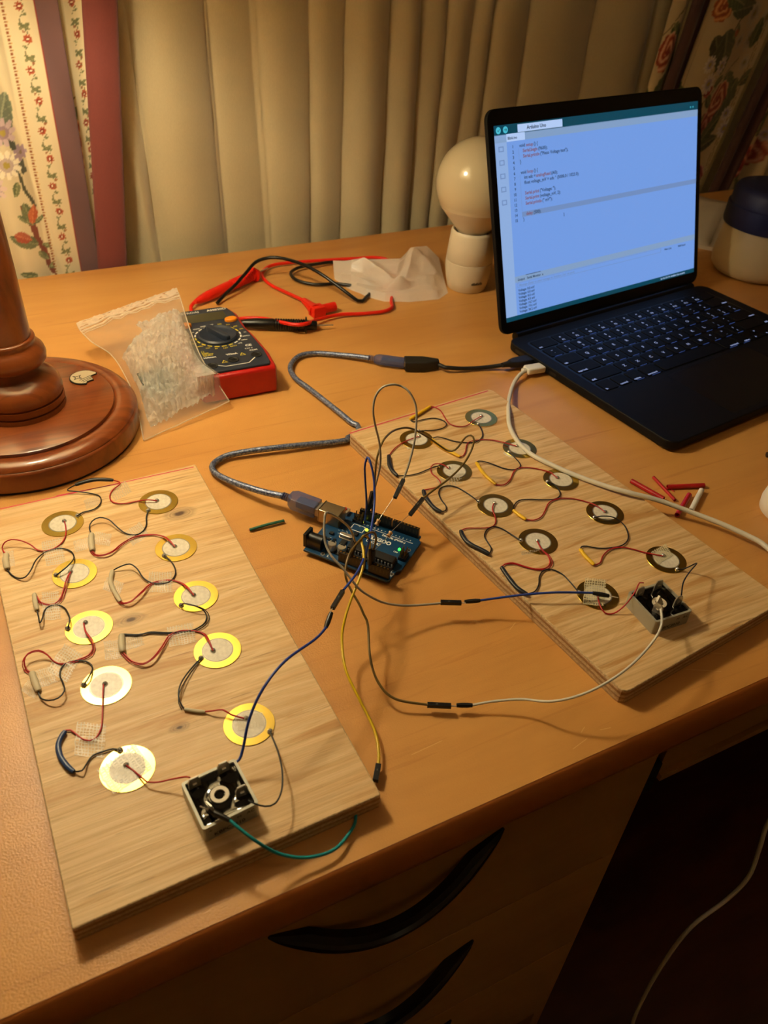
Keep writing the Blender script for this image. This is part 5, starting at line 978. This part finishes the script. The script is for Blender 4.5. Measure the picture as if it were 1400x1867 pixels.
b = MB(); p = bagp(.38, .30, 1); F = Frame((p.x, p.y, max(.8, p.z-1.25)), (1, .12, 0), (-.1, .9, .25)); b.box(F, -1.5, 1.4, -1.5, 1.6, -.1, .1, .05); b.box(F, -1.0, .2, -.9, .6, .1, .2, .03); tag(b.build('packed_module', mat('grey green module', '3E4A44', .4)), 'dark grey module wrapped inside the zip bag, near its lower left', 'component')

# ---------------------------------------------------------------- crumpled plastic bag by the bulb
mtis = film('milky bag film', 'FFFAF0', .88, .28, 30, .35, .2, .004)
TPt = [Vector(v) for v in DATA['tissue_top']]; TBt = [Vector(v) for v in DATA['tissue_bot']]; b = MB(); N1, N2 = 90, 50; vs = []
creases = [((.22, .98), (.58, .28), .9), ((.58, .28), (1.0, .45), .5), ((.60, .30), (.74, .95), .6), ((.05, .45), (.35, .35), .5), ((.3, .0), (.55, .30), .45), ((.72, .95), (.98, .4), .5), ((.45, .95), (.9, .7), .25), ((.8, .1), (.95, .6), .35)]
def crease(s_, t_):
    z = 0
    for (a, c, h) in creases:
        d = Vector((c[0]-a[0], c[1]-a[1])); p = Vector((s_-a[0], t_-a[1])); u_ = max(0, min(1, p.dot(d)/d.length_squared)); dist = (p-d*u_).length; z += h*max(0, 1-dist/.11)**1.3*(1-.5*abs(u_-.5))
    return z
for j in range(N2+1):
    for i in range(N1+1):
        s_, t_ = i/N1, j/N2; p = samp(TBt, s_).lerp(samp(TPt, s_), t_); env = min(1, 5*min(s_, 1-s_))*min(1, 5*min(t_, 1-t_)+.3)
        p.z = p.z*(.4+.6*t_)+env*(1.0*crease(s_, t_)+.2*math.sin(3.1*t_)+.28*abs(mnoise(Vector((s_*4.5, t_*3, 1))))+.03*math.sin(s_*23+t_*9)); p.z = max(.05, p.z); 
        if .25 < s_ < 1: p.z = max(p.z, .75*min(1, (1-s_)*6)*min(1, t_*8))
        vs.append(p)
b.add(vs, [(j*(N1+1)+i, j*(N1+1)+i+1, (j+1)*(N1+1)+i+1, (j+1)*(N1+1)+i) for j in range(N2) for i in range(N1)])
tag(b.build('plastic_bag', mtis, angle=12), 'crumpled milky plastic bag lying beside the lamp holder', 'bag')

# ---------------------------------------------------------------- lamp holder with bulb
LHx, LHy = 50.1, 75.0; Fh = Frame((LHx, LHy, 0))
h_ = thing('lamp_holder', 'white tapered lamp holder standing on the desk beside the laptop', 'lamp holder', (LHx, LHy, 0))
b = MB(); b.lathe(Fh, [(0, 0), (2.1, 0), (2.22, .1), (2.5, 1.3), (2.68, 2.5), (2.69, 3.3), (2.64, 3.32), (2.64, 3.36), (2.68, 3.4), (2.53, 5.2), (2.42, 6.4), (2.36, 6.65), (2.25, 6.75), (2.1, 6.68), (2.0, 6.3), (1.9, 5.0), (0, 5.0)], 48); b.build('body', M['porc'], h_, angle=50)
b = MB()
an = math.atan2(-LHy, -LHx)+.15
for i in range(10):
    a = an+.1+i*.055; rr_ = 2.5; Fk = Frame((LHx+math.cos(a)*(rr_+.02), LHy+math.sin(a)*(rr_+.02), 1.15), (-math.sin(a), math.cos(a), 0), (0, 0, 1)); b.quad(Fk(-.05, 0), Fk(.05, 0), Fk(.05, .22+.12*(i % 3)), Fk(-.05, .22+.12*(i % 3)))
b.build('print', M['matte'], h_, smooth=False, label='small black print near the foot')
g_ = thing('light_bulb', 'large opal globe light bulb, unlit, screwed into the white holder', 'light bulb', (LHx, LHy, 5.2))
b = MB(); pr_ = [(1.55, 6.3), (1.9, 6.75), (2.5, 7.5), (3.2, 8.3), (3.85, 9.1), (3.95, 9.25)]; Rg, Zg = 4.6, 11.65
b.lathe(Fh, pr_, 48, caps=False); b.build('collar', M['porc'], g_)
b = MB(); pr2 = [(3.95, 9.25), (3.99, 9.32)]+[(Rg*math.cos(a), Zg+Rg*math.sin(a)) for a in np.linspace(-.52, math.pi/2, 22)]; pr2[-1] = (0, Zg+Rg)
b.lathe(Fh, pr2, 64, caps=False); b.build('globe', M['bulbg'], g_, angle=80)
b = MB(); b.lathe(Fh, [(1.3, 5.05), (1.3, 5.6), (1.85, 5.9), (1.85, 6.2), (1.55, 6.3)], 32, caps=False); b.build('cap', M['olive'], g_, label='dark greenish bulb cap')
# ---------------------------------------------------------------- laptop
PX, PY, PA = 48.4012, 38.5579, .12837; FP = fr_ang((PX, PY, 0), PA); LW, LD = 30.4, 21.5
lp = thing('laptop', 'open dark laptop with a bright blue-white screen showing program code', 'laptop', (PX, PY, 0))
b = MB(); b.prism(FP, rrect(0, LW, 0, LD, 1.15, 7), .18, 1.13, .1, bevb=.32, seg=3); b.box(FP, 1, 3, 1, 2, 0, .2); b.box(FP, LW-3, LW-1, 1, 2, 0, .2); b.box(FP, 1, 3, LD-2, LD-1, 0, .2); b.box(FP, LW-3, LW-1, LD-2, LD-1, 0, .2); b.build('base', M['lap'], lp, angle=50)
b = MB(); b.prism(FP, rrect(1.3, 29.1, 9.05, 20.05, .4, 4), 1.131, 1.134); b.build('keyboard_tray', M['lapblk'], lp, smooth=False)
b = MB(); b.prism(FP, rrect(9.0, 21.4, .7, 8.5, .4, 5), 1.131, 1.133); b.build('trackpad', mat('trackpad', '0A0A0B', .4, .1), lp, smooth=False)
def keyrow(y0, h_, spec, x0=1.5, total=27.4):
    tot = sum(w_ for _, w_ in spec); x = x0; u_ = total/tot
    for lb, w_ in spec:
        kw = w_*u_; b = MB()
        if lb != 'gap':
            yy0, yy1 = y0, y0+h_
            if lb == 'up': yy0 = y0+h_*.5
            if lb in ('left', 'right', 'down'): yy1 = y0+h_*.46
            b.prism(FP, rrect(x+.13, x+kw-.13, yy0+.13, yy1-.13, .14, 2), 1.135, 1.2, .02, m=0); ZK = 1.203
            if len(lb) == 1: b.text(FP, lb, .5, x+kw/2, yy0+h_*.5-.17, ZK, 1, align='CENTER', bold=.01)
            elif '|' in lb: a, c = lb.split('|'); b.text(FP, a, .38, x+kw/2, yy0+h_*.62-.1, ZK, 1, align='CENTER', bold=.01); b.text(FP, c, .38, x+kw/2, yy0+h_*.28-.1, ZK, 1, align='CENTER', bold=.01)
            elif lb in ('up', 'left', 'right', 'down'): 
                c_ = FP(x+kw/2, (yy0+yy1)/2, ZK); b.add([c_+FP.u*.14*math.cos(t)+FP.v*.14*math.sin(t) for t in (0, 2.09, 4.19)], [(0, 1, 2)], 1)
            elif lb.strip(): 
                rt = lb in ('delete', 'return', 'shift ', 'command ', 'option '); b.text(FP, lb.strip(), .33, x+(kw-.22 if rt else .22), yy0+.24, ZK, 1, align='RIGHT' if rt else 'LEFT', bold=.012)
            if len(lb) == 1 or '|' in lb or lb.startswith('comm') or lb.startswith('opt'): q = kw*.25; b.quad(FP(x+kw/2-q, yy0+.125, 1.14), FP(x+kw/2+q, yy0+.125, 1.14), FP(x+kw/2+q, yy0+.125, 1.165), FP(x+kw/2-q, yy0+.125, 1.165), 2)
            b.build('key', [M['key'], M['legend'], M['glow']], lp, smooth=False)
        x += kw
RH = 1.83
keyrow(9.05+5*RH, RH, [('esc', 1.5)]+[('o|F%d' % i, 1) for i in range(1, 13)]+[('', 1)])
keyrow(9.05+4*RH, RH, [('~|`', 1)]+[(a+'|'+c, 1) for a, c in zip('!@#$%^&*()_+', '1234567890-=')]+[('delete', 1.5)])
keyrow(9.05+3*RH, RH, [('tab', 1.5)]+[(c, 1) for c in 'QWERTYUIOP']+[('{|[', 1), ('}|]', 1), ('||\\'.replace('||', 'l|'), 1)])
keyrow(9.05+2*RH, RH, [('caps lock', 1.75)]+[(c, 1) for c in 'ASDFGHJKL']+[(':|;', 1), ('"|\'', 1), ('return', 1.75)])
keyrow(9.05+1*RH, RH, [('shift', 2.25)]+[(c, 1) for c in 'ZXCVBNM']+[('<|,', 1), ('>|.', 1), ('?|/', 1), ('shift ', 2.25)])
keyrow(9.05, RH, [('fn', 1), ('control', 1), ('option', 1), ('command', 1.25), ('  ', 5), ('command ', 1.25), ('option ', 1), ('left', 1), ('up', .001), ('down', 1), ('right', 1)])
for (y, w_) in ((19.3, 1.5), (16.4, .9), (14.6, .9)):
    b = MB(); Fp_ = Frame(FP(-.005, y, .66), -FP.v, (0, 0, 1)); b.prism(Fp_, rrect(-w_/2, w_/2, -.17, .17, .16, 4), -.02, .012); b.build('port', M['port'], lp)
# lid
PT = 1.24726; hg = FP(0, LD+.70, 1.1); up_ = FP.v*math.cos(PT)+Vector((0, 0, 1))*math.sin(PT); FLd = Frame(hg, FP.u, up_)    # w points towards the viewer? fixed below
sg = 1 if FLd.w.dot(Vector((0, -1, 0))) > 0 else -1
def FD(x, y, z=0.0): return FLd(x, y, z*sg)
lid = MB(); lh = 20.85; 
class Fn:
    def __init__(s, f): s.f = f
    def __call__(s, x, y, z=0.0): return s.f(x, y, z)
b = MB(); b.prism(FD, rrect(0, LW, .12, lh, 1.0, 7), -.42, 0, .05, m=0, seg=2); lid_o = b.build('lid', M['lap'], lp, angle=50)
b = MB(); b.prism(FD, rrect(.12, LW-.12, .3, lh-.12, .9, 7), 0.0, .02, 0); b.build('bezel', M['lapblk'], lid_o, smooth=False, label='black screen surround')
b = MB(); b.tube([FP(1.5, LD+.35, .95), FP(LW-1.5, LD+.35, .95)], .48, 12); b.build('hinge', M['lapblk'], lp, angle=60)
# screen picture: flat emitting areas and lettering of the code editor
sx0, sx1 = (LW-28.96)/2, (LW+28.96)/2; sy1 = 19.4277; sy0 = sy1-18.1
SW, SH = sx1-sx0, sy1-sy0
cols = [emis('screen page', '749EE6', .95), emis('screen toolbar', '07465A', .9), emis('screen panel grey', '8AA9D2', .85), emis('screen text', '2A4262', .7), emis('screen orange text', '8A6074', .8), emis('screen cyan button', '4FC4DA', .9), emis('screen white', 'B4CEF8', .95), emis('screen line', '7897CC', .85), emis('screen side', '93B4E6', .9)]
b = MB()
def R_(x0, x1, y0, y1, c, lv=1): z = .022+lv*.002; b.quad(FD(sx0+x0*SW, sy1-y1*SH, z), FD(sx0+x1*SW, sy1-y1*SH, z), FD(sx0+x1*SW, sy1-y0*SH, z), FD(sx0+x0*SW, sy1-y0*SH, z), c)
def tw(t, size):
    if not t: return 0.0
    q_ = MB(); q_.text(WORLD, t.replace(' ', 'i'), size, 0, 0); return max(v[0] for v in q_.v)+.04
def T_(t, size, x, y, c=3, lv=4, bold=.008, sx=1.0): b.text(FD, t, size, sx0+x*SW, sy1-y*SH, .022+lv*.002, c, bold=bold, sx=sx)
R_(0, 1, 0, 1, 0, 0); R_(0, 1, 0, .048, 1); R_(0, 1, .045, .082, 2); R_(.05, .13, .045, .082, 6, 2); R_(0, .05, .048, .975, 8); R_(0, 1, .975, 1, 1); R_(.05, 1, .765, .797, 2); R_(.06, .80, .800, .826, 7); R_(.061, .798, .802, .824, 0, 2)
for i, x in enumerate((.018, .048, .078)):
    c_ = (sx0+x*SW, sy1-.024*SH); o_ = [FD(c_[0]+.30*math.cos(t), c_[1]+.30*math.sin(t), .03) for t in np.linspace(0, 2*math.pi, 17)[:-1]]; b.add(o_, [tuple(range(16))], 5 if i < 2 else 1)
T_('\u2713', .45, .012, .032, 1, 6); T_('\u2192', .45, .041, .032, 1, 6); R_(.10, .30, .006, .043, 6, 3); T_('Arduino Uno', .46, .14, .033, 3, 6, .012)
T_('Blink.ino', .34, .055, .072, 3); 
code = ['void setup() {', '  Serial.begin(9600);', '  Serial.println("Piezo Voltage test");', '}', '', 'void loop() {', '  int adc = analogRead(A0);', '  float voltage_mV = adc * (5000.0 / 1023.0);', '', '  Serial.print("Voltage: ");', '  Serial.print(voltage_mV, 2);', '  Serial.println(" mV");', '', '  delay(500);', '}']
y = .115
for i, l in enumerate(code):
    yy = y+i*.0262; T_(str(i+1), .38, .072 if i < 9 else .066, yy, 3)
    if i == 13: R_(.10, 1.0, yy-.02, yy+.006, 7, 1)
    st = l.strip(); ind = .103+(.014 if l.startswith('  ') else 0)
    if not st: continue
    for key in ('setup', 'loop', 'Serial.begin', 'Serial.println', 'Serial.print', 'analogRead', 'delay'):
        if key in st:
            k = st.index(key); w1 = tw(st[:k], .42); w2 = tw(key, .42); T_(st[:k], .42, ind, yy); T_(key, .42, ind+w1/SW, yy, 4, 4, .012); T_(st[k+len(key):], .42, ind+(w1+w2+.06)/SW, yy); break
    else: T_(st, .42, ind, yy)
R_(.099, .100, .12, .19, 7, 3); R_(.099, .100, .25, .47, 7, 3)
T_('Output', .32, .062, .790); T_('Serial Monitor  x', .32, .105, .790, 3); R_(.10, .17, .765, .768, 3, 3); T_("Message (Enter to send message to 'Arduino Uno' on port)", .32, .068, .820, 7, 5); T_('New Line', .3, .82, .820); T_('9600 baud', .3, .90, .820); T_('I', .5, .29, .50, 3)
for i, v_ in enumerate(('0.0', '0.0', '0.0', '4.9', '14.7', '19.6', '34.2')): T_('Voltage: %s mV' % v_, .34, .062, .848+i*.0195, 3)
for i in range(5): 
    yy = .10+i*.065; R_(.014, .036, yy, yy+.026, 7, 3); R_(.018, .032, yy+.005, yy+.021, 8, 4)
T_('Ln 14, Col 14  Arduino Uno on port', .28, .80, .993, 6); T_('o  o', .36, .955, .033, 5)
b.build('screen', cols, lid_o, smooth=False, label='lit display with a code editor')
# ---------------------------------------------------------------- jar, papers, edge things
JC = (87.3, 66.7, 0); FJ = Frame(JC); j_ = thing('storage_jar', 'milky plastic jar with a dark blue lid behind the laptop at the right', 'jar', JC)
b = MB(); b.lathe(FJ, [(0, 0), (3.8, 0), (4.6, .25), (5.1, .9), (5.25, 1.9), (5.15, 3.2), (4.95, 5.0), (4.8, 6.4), (0, 6.4)], 48); b.build('body', M['jar'], j_, angle=60)
b = MB(); b.lathe(FJ, [(4.95, 5.9), (5.15, 5.95), (5.25, 6.3), (5.2, 8.3), (5.0, 8.45), (4.9, 9.9), (4.6, 10.35), (4.1, 10.5), (0, 10.5)], 48, caps=False); b.build('lid', M['lid'], j_, angle=40)
b = MB(); Fpp = fr_ang((88.9, 74.6, 0), .62); b.prism(Fpp, rrect(-1.5, 20, .0, 14.5, .2, 2), 0, .5, .03); tag(b.build('paper_pad', M['paper'], smooth=False), 'lower white pad under the loose sheets, behind the jar', 'paper', 'papers behind the jar')
b = MB(); Fpp = fr_ang((88.7, 75.4, 0), .66); N = 12; vs = []
for j in range(N+1):
    for i in range(N+1): vs.append(Fpp(-1.8+21*i/N, 15*j/N, .62+.35*math.sin(i*.5+j*.3)**2))
b.add(vs, [(j*(N+1)+i, j*(N+1)+i+1, (j+1)*(N+1)+i+1, (j+1)*(N+1)+i) for j in range(N) for i in range(N)]); ob = b.build('paper_sheet', M['paper']); sl = ob.modifiers.new('t', 'SOLIDIFY'); sl.thickness = .0006
tag(ob, 'loose curled white sheet on top of the pad behind the jar', 'paper', 'papers behind the jar')
b = MB(); b.lathe(Frame((51.9, 28.6, 0)), [(0, 0), (2.2, 0), (2.45, .2), (2.5, .9), (2.3, 2.0), (2.0, 2.3), (0, 2.4)], 40); tag(b.build('plastic_tub', M['plug'], angle=60), 'whitish rounded plastic tub just showing at the right edge of the picture', 'tub')
b = MB(); b.tube([(56.2, 35.2, .25), (57.4, 34.5, .25), (60, 33, .25)], .24, 10); tag(b.build('black_plug', M['black'], angle=60), 'small black plug end at the right edge below the laptop', 'plug')
# loose heat shrink tubes
TT = ['long thick red tube nearest the right board', 'thin red tube in the middle of the loose tubes', 'red tube lying crossways at the far right of the loose tubes', 'red tube crossed by the white cable', 'white tube among the red tubes']
for i in range(5):
    p, q = [Vector(x) for x in DATA['tube_%d' % i]]; r_ = (.2, .13, .19, .2, .21)[i]; p.z = q.z = r_+.01; b = MB(); F, L_ = along(p, q); Fz = lambda x, y, z: F.o+F.v*x+F.w*y+F.u*z
    b.lathe(Fz, [(r_*.72, 0), (r_, 0), (r_, L_), (r_*.72, L_), (r_*.72, 0)], 16, caps=False); tag(b.build('heat_shrink_tube', M['red'] if i < 4 else M['plug'], angle=50), TT[i]+', on the desk', 'tube', 'loose heat-shrink tubes')
b = MB(); b.tube(DATA['scrap'], .05, 6); tag(b.build('wire_scrap', M['red']), 'tiny dark red scrap between the loose red tubes', 'scrap')
b = MB(); g0, g1, g2 = [Vector(x) for x in DATA['greensleeve']]; b.tube([g0, g1, g2], .13, 10, flat=.7); b.tube([g0-(g1-g0)*.05, g0], .05, 6, m=1); tag(b.build('green_sleeve', [mat('dark green sleeve', '175A44', .45), M['redp']], angle=60), 'short dark green sleeve lying on the desk left of the circuit board', 'sleeve')

# ---------------------------------------------------------------- jumper wires
def conn(root, key, w_=.125, c=None, pin=0, ext=.0):
    p, q = [Vector(x) for x in (DATA[key] if isinstance(key, str) else key)]; F, L_ = along(p, q, (0, 0, 1) if abs((q-p).normalized().z) < .95 else (1, 0, 0)); b = MB()
    b.box(F, 0, L_, -w_, w_, -w_, w_, .015, m=0); b.quad(F(L_*.35, -.035, w_+.003), F(L_*.45, -.035, w_+.003), F(L_*.45, .035, w_+.003), F(L_*.35, .035, w_+.003), 1)
    b.build('connector', [M['black'], mat('contact slot', '5A564C', .5)], root)
    if pin: b = MB(); b.tube([F(L_, 0, 0), F(L_+pin, 0, 0)], .035, 6); b.build('pin', M['metal'], root)
def conn_round(root, key, r_=.15, pin=0):
    p, q = [Vector(x) for x in (DATA[key] if isinstance(key, str) else key)]; b = MB(); d = (q-p)
    b.tube([p, p+d*.3, p+d*.7, q], lambda t: r_*(.8+.25*math.sin(t*math.pi)), 10); b.build('connector', M['black'], root, angle=60)
    if pin: b = MB(); b.tube([q, q+d.normalized()*pin], .035, 6); b.build('pin', M['metal'], root)
def jumper(key, mm, label, r_=.078):
    r = thing('jumper_wire', label, 'jumper wire', DATA[key][0], 'jumper wires'); b = MB(); b.tube(DATA[key], r_, 8, step=.25); b.build('wire', mm, r, angle=80); return r
def P2(key): return [Vector(x) for x in DATA[key]]
r = jumper('j_blue', M['bluew'], 'blue jumper wire looping up from the circuit board and down to its front left'); conn(r, 'j_blue_c1', pin=.35)
r = jumper('j_blue2', M['bluew'], 'blue wire crossing over the left board down to its rectifier'); conn_round(r, [DATA['j_blue_c2'][1], DATA['j_blue_c2'][0]])
r = jumper('j_grey', M['greyw'], 'grey jumper wire forming the tallest loop above the circuit board'); conn(r, 'j_grey_c'); conn(r, [DATA['j_grey'][0], [20.75, 40.35, 1.35]])
r = jumper('j_brown', M['brownw'], 'olive brown jumper wire snaking over the far end of the right board'); conn(r, 'j_brown_c'); conn(r, [[20.95, 40.0, 3.2], [20.55, 39.95, 1.35]])
r = jumper('j_white', M['greyw'], 'grey-white jumper wire arching over the socket of the circuit board toward the right board'); conn(r, 'j_white_c', pin=.3); conn(r, [DATA['j_white'][0], [17.6, 36.3, 1.3]])
r = jumper('j_blue3', M['bluew'], 'dark blue wire lying across the near discs of the right board'); conn_round(r, [DATA['j_white_c2'][1], DATA['j_white_c2'][0]]); conn_round(r, 'j_blue3_c', pin=.6)
r = jumper('j_tan', M['brownw'], 'brown jumper wire dropping from the circuit board to the middle of the desk'); conn(r, 'j_tan_c', pin=.45); conn(r, [DATA['j_tan'][0], [18.75, 35.25, 1.3]])
r = jumper('j_white2', M['whitew'], 'white wire rising from the desk to the rectifier of the right board'); conn_round(r, [DATA['j_tan_c2'][1], DATA['j_tan_c2'][0]])
b = MB(); e = Vector(DATA['j_white2'][-1]); F = Frame(e, RT, UP) if False else Frame(e+Vector((0, .1, 0)), (1, .1, 0), (0, .45, .9)); b.prism(F, [(-.22, -.1), (.22, -.1), (.26, .2), (.05, .62), (-.2, .35)], -.08, .08, .02); b.build('spade_terminal', M['porc'], r, label='tan spade terminal')
r = jumper('j_yellow', M['yeloww'], 'yellow jumper wire from the circuit board down to the front right of the left board', .085); conn(r, 'j_yellow_c', .15); conn(r, [DATA['j_yellow'][0], [18.45, 35.1, 1.3]])
r = jumper('j_teal', M['tealw'], 'teal wire looping over the front edge of the left board', .085); conn_round(r, [DATA['j_teal_c'][1], DATA['j_teal_c'][0]], .14, pin=.5)
for k, lab in (('res1', 'small tan resistor hanging from the tall grey wire'), ('res2', 'small tan resistor hanging from the olive brown wire')):
    r = thing('resistor', lab+' above the circuit board', 'resistor', DATA[k][2], 'resistors'); P_ = [Vector(x) for x in DATA[k]]
    b = MB(); b.tube(P_, .02, 6); b.build('lead', M['tin'], r, angle=80)
    b = MB(); b.tube([P_[1], P_[2]], lambda t: .11+.035*abs(math.cos(math.pi*t))**.5, 12, step=.05); b.build('body', M['resist'], r, angle=80)
    b = MB()
    for t_, in ((.25,), (.4,), (.6,)): a = P_[1].lerp(P_[2], t_); c = P_[1].lerp(P_[2], t_+.05); b.tube([a, c], .135, 12, raw=True)
    b.build('colour_bands', mat('brown band', '4A2A14', .4), r)
for o in bpy.data.objects:
    if '_o' in o: del o['_o']
